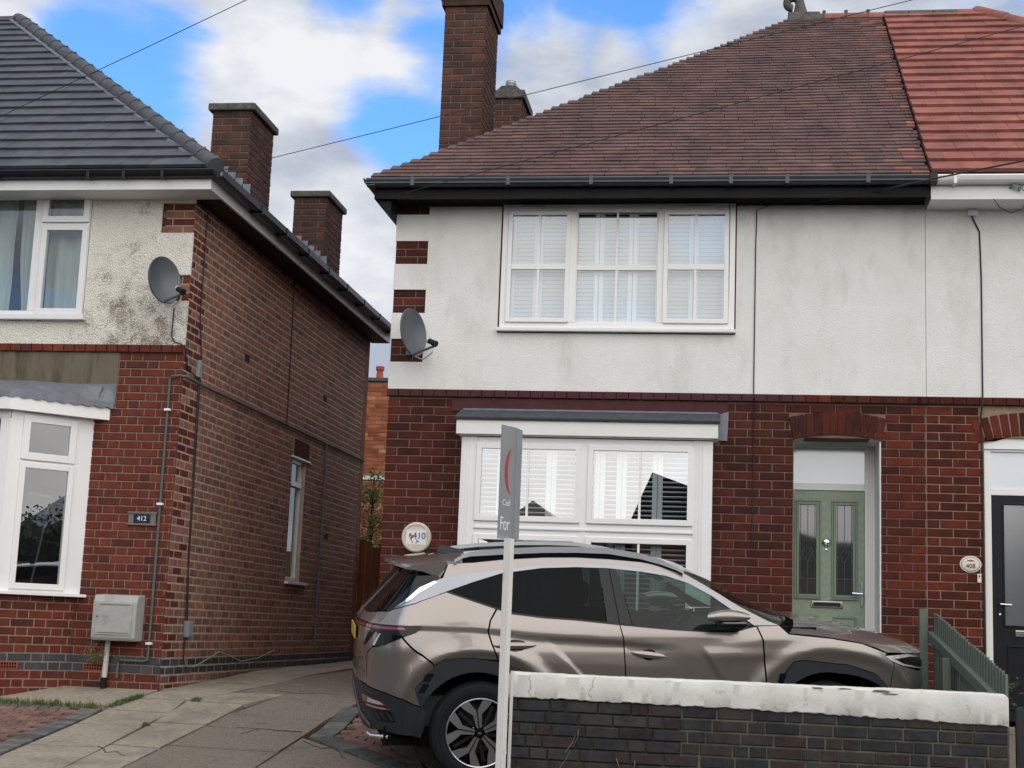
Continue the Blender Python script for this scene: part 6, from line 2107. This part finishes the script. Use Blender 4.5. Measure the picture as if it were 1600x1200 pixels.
# spoiler
spo = MB()
cols = 16
for j in range(-cols, cols + 1):
    s_ = j / cols
    e = abs(s_) ** 3
    y_ = .665 * s_
    for (u, w) in ((-.235 - .11 * (1 - s_ * s_), 1.598 + .036 * (1 - abs(s_) ** 2.4)), (-.50 + .06 * e, 1.61 - .03 * e), (-.66 + .12 * e, 1.588 - .028 * e), (-.668 + .12 * e, 1.572 - .028 * e), (-.50 + .08 * e, 1.555 - .03 * e), (-.30, 1.50 - .02 * e)):
        spo.v.append(tuple(CARM @ Vector((u, y_, w))))
for j in range(2 * cols):
    for i in range(5):
        a = j * 6 + i
        spo.f.append((a, a + 6, a + 7, a + 1))
spo.f += [tuple(range(6)), tuple(range(2 * cols * 6, 2 * cols * 6 + 6))[::-1]]
spo.build('spoiler', PAINT, car, smooth=True)
MB().box(-.60, -.45, -.16, .16, 1.52, 1.552, CARM).build('brake_lamp', LAMPRED, car, bevel=.008)
fin = MB()
for (u, hw, w) in ((-.04, .01, 1.668), (-.12, .034, 1.682), (-.2, .036, 1.702), (-.235, .024, 1.706), (-.255, .018, 1.67)):
    fin.v += [tuple(CARM @ Vector((u, -hw, 1.64))), tuple(CARM @ Vector((u, 0, w))), tuple(CARM @ Vector((u, hw, 1.64)))]
for i in range(4):
    a = i * 3
    fin.f += [(a, a + 3, a + 4, a + 1), (a + 1, a + 4, a + 5, a + 2)]
fin.f += [(0, 1, 2), (12, 14, 13)]
fin.build('aerial_fin', BLACKPL, car, smooth=True)
RAIL = [(-.19, 1.618), (-.12, 1.655), (-.06, 1.674), (.16, 1.700), (.51, 1.719), (.76, 1.722), (1.01, 1.716), (1.26, 1.680), (1.41, 1.638), (1.53, 1.582), (1.585, 1.55)]
for sgn in (-1, 1):
    mb = MB()
    for (u, w) in RAIL:
        v = lerp(w - .07, BW) - .015
        k_ = sstep(-.19, .1, u) * (1 - sstep(1.35, 1.585, u))
        for (dv, dw) in ((.018, .0), (-.018, .0), (-.024, -.018 - .022 * k_), (.022, -.022 - .022 * k_)):
            mb.v.append(tuple(CARM @ Vector((u, sgn * (v + dv), w + dw))))
    for i in range(len(RAIL) - 1):
        for j in range(4):
            a, b2 = i * 4 + j, i * 4 + (j + 1) % 4
            mb.f.append((a, b2, b2 + 4, a + 4))
    mb.f += [(0, 1, 2, 3), tuple(range(len(RAIL) * 4 - 4, len(RAIL) * 4))[::-1]]
    mb.build('roof_rail', SATIN, car, smooth=True)
    mb = MB()
    for (u, w) in RAIL[1:-1]:
        v = lerp(w - .07, BW) - .02
        lo = lerp(u, CANT) - .01
        for (dv, dw) in ((.012, w - .03), (-.02, w - .03), (-.02, lo), (.012, lo)):
            mb.v.append(tuple(CARM @ Vector((u, sgn * (v + dv), max(dw, lo)))))
    for i in range(len(RAIL) - 3):
        for j in range(4):
            a, b2 = i * 4 + j, i * 4 + (j + 1) % 4
            mb.f.append((a, b2, b2 + 4, a + 4))
    mb.build('rail_base', CARBLK, car)
# windscreen
ws = MB()
PIL = [(1.50, 1.572), (1.579, 1.54), (1.742, 1.448), (1.858, 1.378), (1.992, 1.293), (2.207, 1.186), (2.288, 1.157)]
for i in range(13):
    t_ = i / 12 * (len(PIL) - 1)
    i0 = min(int(t_), len(PIL) - 2)
    f = t_ - i0
    u = PIL[i0][0] + (PIL[i0 + 1][0] - PIL[i0][0]) * f
    w = PIL[i0][1] + (PIL[i0 + 1][1] - PIL[i0][1]) * f
    B = lerp(w, BW) - .012
    for j in range(-12, 13):
        s_ = j / 12
        q = 1 - abs(s_) ** 2.2
        ws.v.append(tuple(CARM @ Vector((u + (.10 + .16 * i / 12) * q, B * s_, w + .03 * q))))
for i in range(12):
    for j in range(24):
        a = i * 25 + j
        ws.f.append((a, a + 25, a + 26, a + 1))
ws.build('windscreen', CARGLASS, car, smooth=True)
MB().tube([CARM @ Vector((2.38, -.72, 1.165)), CARM @ Vector((2.47, -.3, 1.20)), CARM @ Vector((2.46, .1, 1.215))], .012, 6).build('wiper', BLACKPL, car)
MB().box(2.2, 2.62, -.80, .80, 1.08, 1.135, CARM).build('cowl', CARBLK, car)
# bonnet
bn = MB()
SIDE = [(2.36, 1.096), (2.5, 1.086), (2.702, 1.064), (2.894, 1.025), (3.0, .985), (3.061, .948)]
CENT = [(2.56, 1.172), (2.72, 1.168), (2.98, 1.128), (3.26, 1.058), (3.47, .995), (3.63, .905)]
NI = 24
for i in range(NI + 1):
    t_ = i / NI * 5
    i0 = min(int(t_), 4)
    f = t_ - i0
    su = SIDE[i0][0] + (SIDE[i0 + 1][0] - SIDE[i0][0]) * f
    sw_ = SIDE[i0][1] + (SIDE[i0 + 1][1] - SIDE[i0][1]) * f
    cu = CENT[i0][0] + (CENT[i0 + 1][0] - CENT[i0][0]) * f
    cw = CENT[i0][1] + (CENT[i0 + 1][1] - CENT[i0][1]) * f
    e = CS(su, sw_ + .004)
    for j in range(-14, 15):
        s_ = j / 14
        q = 1 - abs(s_) ** 3.0
        ridge = .012 * max(0, 1 - abs(abs(s_) - .62) / .1)
        bn.v.append(tuple(CARM @ Vector((e.x + (cu - su) * q, -e.y * s_, sw_ + .004 + (cw - sw_) * (1 - abs(s_) ** 3.4) + ridge))))
for i in range(NI):
    for j in range(28):
        a = i * 29 + j
        bn.f.append((a, a + 29, a + 30, a + 1))
bn.build('bonnet', PAINT, car, smooth=True)
# door handles in recesses
for (s0, s1, wc) in ((.082, .413, 1.006), (1.126, 1.402, .94)):
    panel('handle_recess', [(s0 + .07, wc - .005), (s0 + .11, wc - .038), ((s0 + s1) / 2, wc - .046), (s1 - .11, wc - .038), (s1 - .06, wc - .005), (s1 - .1, wc + .03), ((s0 + s1) / 2, wc + .04), (s0 + .1, wc + .03)], CARBLK, car, off=.002, lip=0)
    for sg in (-1, 1):
        hb_ = MB()
        for i in range(15):
            t_ = i / 14
            s_ = s0 + (s1 - s0) * t_
            B = lerp(wc, BW) + crease(s_, wc)
            th = sin(pi * t_) ** .6
            for (dv, dw) in ((.006 + .024 * th, .022 * th - .03 * (t_ - .5) * (1 if s0 > 1 else .0)), (.006 + .032 * th, -.002 - .03 * (t_ - .5) * (1 if s0 > 1 else .0)), (.006 + .022 * th, -.026 * th - .03 * (t_ - .5) * (1 if s0 > 1 else .0)), (.004, -.002 - .03 * (t_ - .5) * (1 if s0 > 1 else .0))):
                hb_.v.append(tuple(CARM @ Vector((s_, sg * (B + dv), wc + dw))))
        for i in range(14):
            for j in range(4):
                a, b2 = i * 4 + j, i * 4 + (j + 1) % 4
                hb_.f.append((a, b2, b2 + 4, a + 4))
        hb_.f += [(0, 1, 2, 3), (59, 58, 57, 56)]
        hb_.build('door_handle', PAINT, car, smooth=True)
# mirrors
for sg in (-1, 1):
    mm = MB()
    NR, NK = 9, 18
    for i in range(NR + 1):
        t_ = i / NR
        u = 1.715 + .275 * t_
        hh = .052 * (sin(pi * (.12 + .80 * t_)) ** .55)
        zc = 1.225 + .018 * t_ - .012 * t_ * t_
        for j in range(NK):
            a = 2 * pi * j / NK
            cx, sx_ = cos(a), sin(a)
            ex = .085 * abs(cx) ** .7 * (1 if cx > 0 else -1) * (.75 + .3 * t_ - .5 * max(0, t_ - .75))
            mm.v.append(tuple(CARM @ Vector((u - .05 * (.5 + .5 * cx) * (1 - t_) + .0, sg * (1.035 + ex), zc + hh * abs(sx_) ** .75 * (1 if sx_ > 0 else -.75)))))
    for i in range(NR):
        for j in range(NK):
            a, b2 = i * NK + j, i * NK + (j + 1) % NK
            mm.f.append((a, b2, b2 + NK, a + NK))
    mm.f += [tuple(range(NK)), tuple(range(NR * NK, NR * NK + NK))[::-1]]
    mo_ = mm.build('door_mirror', PAINT, car, smooth=True)
    MB().box(1.76, 1.97, sg * .955 if sg > 0 else sg * 1.115, sg * 1.115 if sg > 0 else sg * .955, 1.155, 1.195, CARM).build('mirror_base', CARBLK, mo_, bevel=.014)
    MB().box(1.90, 1.98, sg * .86 if sg > 0 else sg * .99, sg * .99 if sg > 0 else sg * .86, 1.128, 1.17, CARM).build('mirror_foot', CARBLK, mo_, bevel=.01)
    MB().box(1.78, 1.96, sg * 1.108 if sg > 0 else sg * 1.124, sg * 1.124 if sg > 0 else sg * 1.108, 1.186, 1.196, CARM).build('mirror_trim', SATIN, mo_, bevel=.003)
# underside, wheel wells, interior
MB().box(-.7, 3.4, -.80, .80, .26, .40, CARM).build('floor_pan', CARGAP, car)
for (cu) in (-.03, 2.66):
    for sg in (-1, 1):
        MB().lathe([(.455, .5), (.455, .885)], 28, CARM @ (frame((1, 0, 0), (0, 0, 1), (0, -1, 0), (cu, 0, .37)) if sg < 0 else frame((-1, 0, 0), (0, 0, 1), (0, 1, 0), (cu, 0, .37)))).build('wheel_well', CARGAP, car)
        MB().box(cu - .46, cu + .46, sg * .52 - .02, sg * .52 + .02, .3, .86, CARM).build('inner_arch', CARGAP, car)
MB().box(-.55, 2.2, -.82, .82, .40, .62, CARM).build('cabin_floor', CARIN, car)
MB().prism([(2.05, .6), (2.35, .6), (2.35, 1.06), (2.0, 1.1), (1.85, 1.02), (1.9, .8)], -.80, .80, 'y', CARM).build('dashboard', CARIN, car)
for (u, ys_) in ((1.02, (-.36, .36)), (.12, (-.4, 0, .4))):
    for y_ in ys_:
        st_ = MB()
        st_.prism([(u + .52, .62), (u + .54, .76), (u + .1, .74), (u - .12, 1.24), (u - .25, 1.22), (u - .02, .62)], y_ - .23 if len(ys_) == 2 else y_ - .19, y_ + .23 if len(ys_) == 2 else y_ + .19, 'y', CARM)
        so_ = st_.build('seat', CARIN, car, bevel=.03)
        MB().prism([(u - .14, 1.27), (u - .11, 1.38), (u - .15, 1.46), (u - .25, 1.44), (u - .27, 1.28)], y_ - .12, y_ + .12, 'y', CARM).build('head_restraint', CARIN, so_, bevel=.03)
swm = CARM @ Matrix.Translation((1.66, -.36, 1.03)) @ Matrix.Rotation(radians(-66), 4, 'Y')
sw_r = MB().tube([swm @ Vector((.18 * cos(a), .18 * sin(a), 0)) for a in [2 * pi * j / 28 for j in range(29)]], .016, 8).build('steering_wheel', CARIN, car, smooth=True)
MB().box(-.05, .05, -.06, .06, -.03, .02, swm).box(-.17, .17, -.015, .015, -.008, .008, swm).build('wheel_boss', CARIN, sw_r)
MB().box(1.62, 1.66, -.06, .16, 1.36, 1.43, CARM).build('interior_mirror', CARBLK, car, bevel=.01)

# wheels


def wheel(cu, sg, turn):
    m4 = CARM @ frame((1, 0, 0), (0, 0, 1), (0, -1, 0), (cu, 0, .363)) if sg < 0 else CARM @ frame((-1, 0, 0), (0, 0, 1), (0, 1, 0), (cu, 0, .363))
    R = .371
    ty = MB().lathe([(.252, .70), (.29, .695), (.345, .70), (R, .73), (R, .88), (.352, .912), (.33, .92), (.285, .917), (.256, .905), (.252, .89)], 56, m4)
    w_ = ty.build('wheel', RUBBER, car, smooth=True)
    gr_ = MB()
    for r_ in (.30, .335):
        gr_.lathe([(r_ - .0015, .9185), (r_, .9215), (r_ + .0015, .9185)], 56, m4)
    gr_.build('sidewall_rib', RUBBER, w_)
    MB().lathe([(.254, .905), (.249, .912), (.243, .905), (.238, .86), (.225, .72), (.0, .72)], 48, m4).build('rim', ALLOYD, w_, smooth=True)
    MB().lathe([(.243, .908), (.249, .914), (.255, .908)], 48, m4).build('rim_lip', ALLOY, w_, smooth=True)
    MB().lathe([(.165, .775), (.165, .79), (.0, .79)], 32, m4).build('brake_disc', DISCM, w_)
    for i in range(5):
        a0 = turn + i * 2 * pi / 5
        rm = m4 @ Matrix.Rotation(a0, 4, 'Z')
        br = MB()
        # twin blades that part towards the rim, with flat machined faces
        for s_ in (-1, 1):
            br.prism([(.035, s_ * .004), (.14, s_ * .005), (.165, s_ * .006), (.240, s_ * .055), (.214, s_ * .122), (.168, s_ * .075), (.135, s_ * .033), (.04, s_ * .019)], .893, .908, 'z', rm)
        br.build('spoke', ALLOY, w_)
        dk = MB().prism([(.05, -.045), (.16, -.055), (.225, -.10), (.24, 0), (.225, .10), (.16, .055), (.05, .045)], .855, .892, 'z', m4 @ Matrix.Rotation(a0, 4, 'Z'))
        sl_ = MB().prism([(.05, -.02), (.215, -.03), (.215, .0), (.05, .0)], .862, .890, 'z', m4 @ Matrix.Rotation(a0 + pi / 5 + .1, 4, 'Z'))
        sl_.build('spoke_insert', ALLOYD, w_)
        MB().prism([(.04, -.02), (.145, -.03), (.23, -.10), (.235, -.06), (.155, 0), (.235, .06), (.23, .10), (.145, .03), (.04, .02)], .87, .893, 'z', rm).build('spoke_back', ALLOYD, w_)
        MB().lathe([(.009, .86), (.009, .885), (0, .887)], 8, m4 @ Matrix.Rotation(a0 + pi / 5, 4, 'Z') @ Matrix.Translation((.058, 0, 0))).build('wheel_nut', CHROME, w_)
    MB().lathe([(.034, .86), (.034, .905), (.03, .912), (0, .912)], 20, m4).build('centre_cap', CARBLK, w_, smooth=True)
    MB().prism([(-.012, -.008), (-.006, -.010), (.002, .0), (.008, -.010), (.014, -.006), (.004, .010), (-.002, .002), (-.008, .010), (-.014, .006)], .912, .9135, 'z', m4).build('cap_emblem', SATIN, w_)


for cu in (0.0, 2.68):
    for sg in (-1, 1):
        wheel(cu, sg, radians(98))

# ================================================================ across the street: what the windows reflect
def far_house(label, x0, x1, y, zw, zr, mat, rmat, hip, gable=False):
    h = thing('house', label, 'house', ((x0 + x1) / 2, y, 0))
    MB().box(x0, x1, y - 7, y, -.3, zw).build('wall', mat, h)
    ym = y - 3.5
    if gable:
        xm = (x0 + x1) / 2
        MB().prism([(x0 - .3, zw - .1), (x1 + .3, zw - .1), (xm, zr)], y - 7.2, y + .25, 'y').build('roof', rmat, h)
    else:
        MB().add([(x0 - .3, y + .3, zw), (x1 + .3, y + .3, zw), (x1 + .3, y - 7.3, zw), (x0 - .3, y - 7.3, zw), (x0 + hip, ym, zr), (x1 - hip, ym, zr)],
                 [(0, 1, 5, 4), (1, 2, 5), (2, 3, 4, 5), (3, 0, 4), (3, 2, 1, 0)]).build('roof', rmat, h)
    for k in range(3):
        xx = x0 + (x1 - x0) * (k + .5) / 3
        w_ = MB().box(xx - .6, xx + .6, y + .01, y + .06, .9, 2.1).build('window', UPVC, h)
        MB().box(xx - .53, xx + .53, y + .061, y + .066, .97, 2.03).build('pane', CARBLK, w_)
    return h


bg = thing('house', 'dark bungalow with an uneven gable across the street, mirrored in the bay window', 'house', (-1, -25.5, 0))
MB().box(-2.6, 6.0, -32, -25.5, -.3, 4.2).build('wall', BR_SIDE, bg)
MB().prism([(-2.75, 4.25), (-2.1, 5.78), (1.2, 4.6), (6.4, 3.0), (6.4, 2.8), (-2.75, 4.1)], -32.2, -25.3, 'y').build('roof', UNDERROOF, bg)
MB().box(-5.3, -2.76, -31, -25.6, -.3, 4.15).box(-5.45, -2.76, -31.2, -25.4, 4.15, 4.5).build('garage', UNDERROOF, bg)
far_house('cream gabled house far across the street, mirrored in the left part of the bay window', -8.9, -5.6, -40.5, 4.9, 6.25, surf('cream_render', (.6, .52, .38), rough=.9), surf('cream_gable', (.5, .42, .3), rough=.9), 2, True)
far_house('unseen red roofed house across the street facing the right-hand house', 7.5, 16, -26, 4.2, 7.0, BR_408, TILE_R, 3)  # row lengthened with added houses to darken reflections near the horizon
far_house('added grey roofed brick house across the street, mirrored along the car doors', -17, -9.5, -27, 4.2, 7.0, BR_SIDE, SLATE, 3)
far_house('unseen broad slate roofed house across the street beyond the red roof', 18, 29, -27, 4.4, 7.4, BR_SIDE, SLATE, 3)
far_house('unseen brown tiled house across the street at the far left end', -30, -19, -27, 4.4, 7.4, BR_MAIN, TILE_M, 3)
hd = MB()
rg = random.Random(12)
for i in range(90):
    leaves(hd, (10.5 + rg.uniform(-2.5, 3.5), -6.0 + rg.uniform(-2.4, 1.8), .5 + rg.random() * 2.9), .75, 150, .11, rg)
for i in range(26):
    hd.lathe([(0, -.62), (.42, -.45), (.6, 0), (.42, .45), (0, .62)], 10, Matrix.Translation((8.5 + 5.4 * (i % 13) / 12, -7.4 + 2.6 * (i // 13), 1.0 + 1.5 * rg.random())) @ Matrix.Diagonal((1.1, 1.3, 1.9, 1)))
tag(hd.build('hedge', LEAFD, None, fix=False), 'tall dark hedge further along the pavement, mirrored in the left bay window', 'hedge')
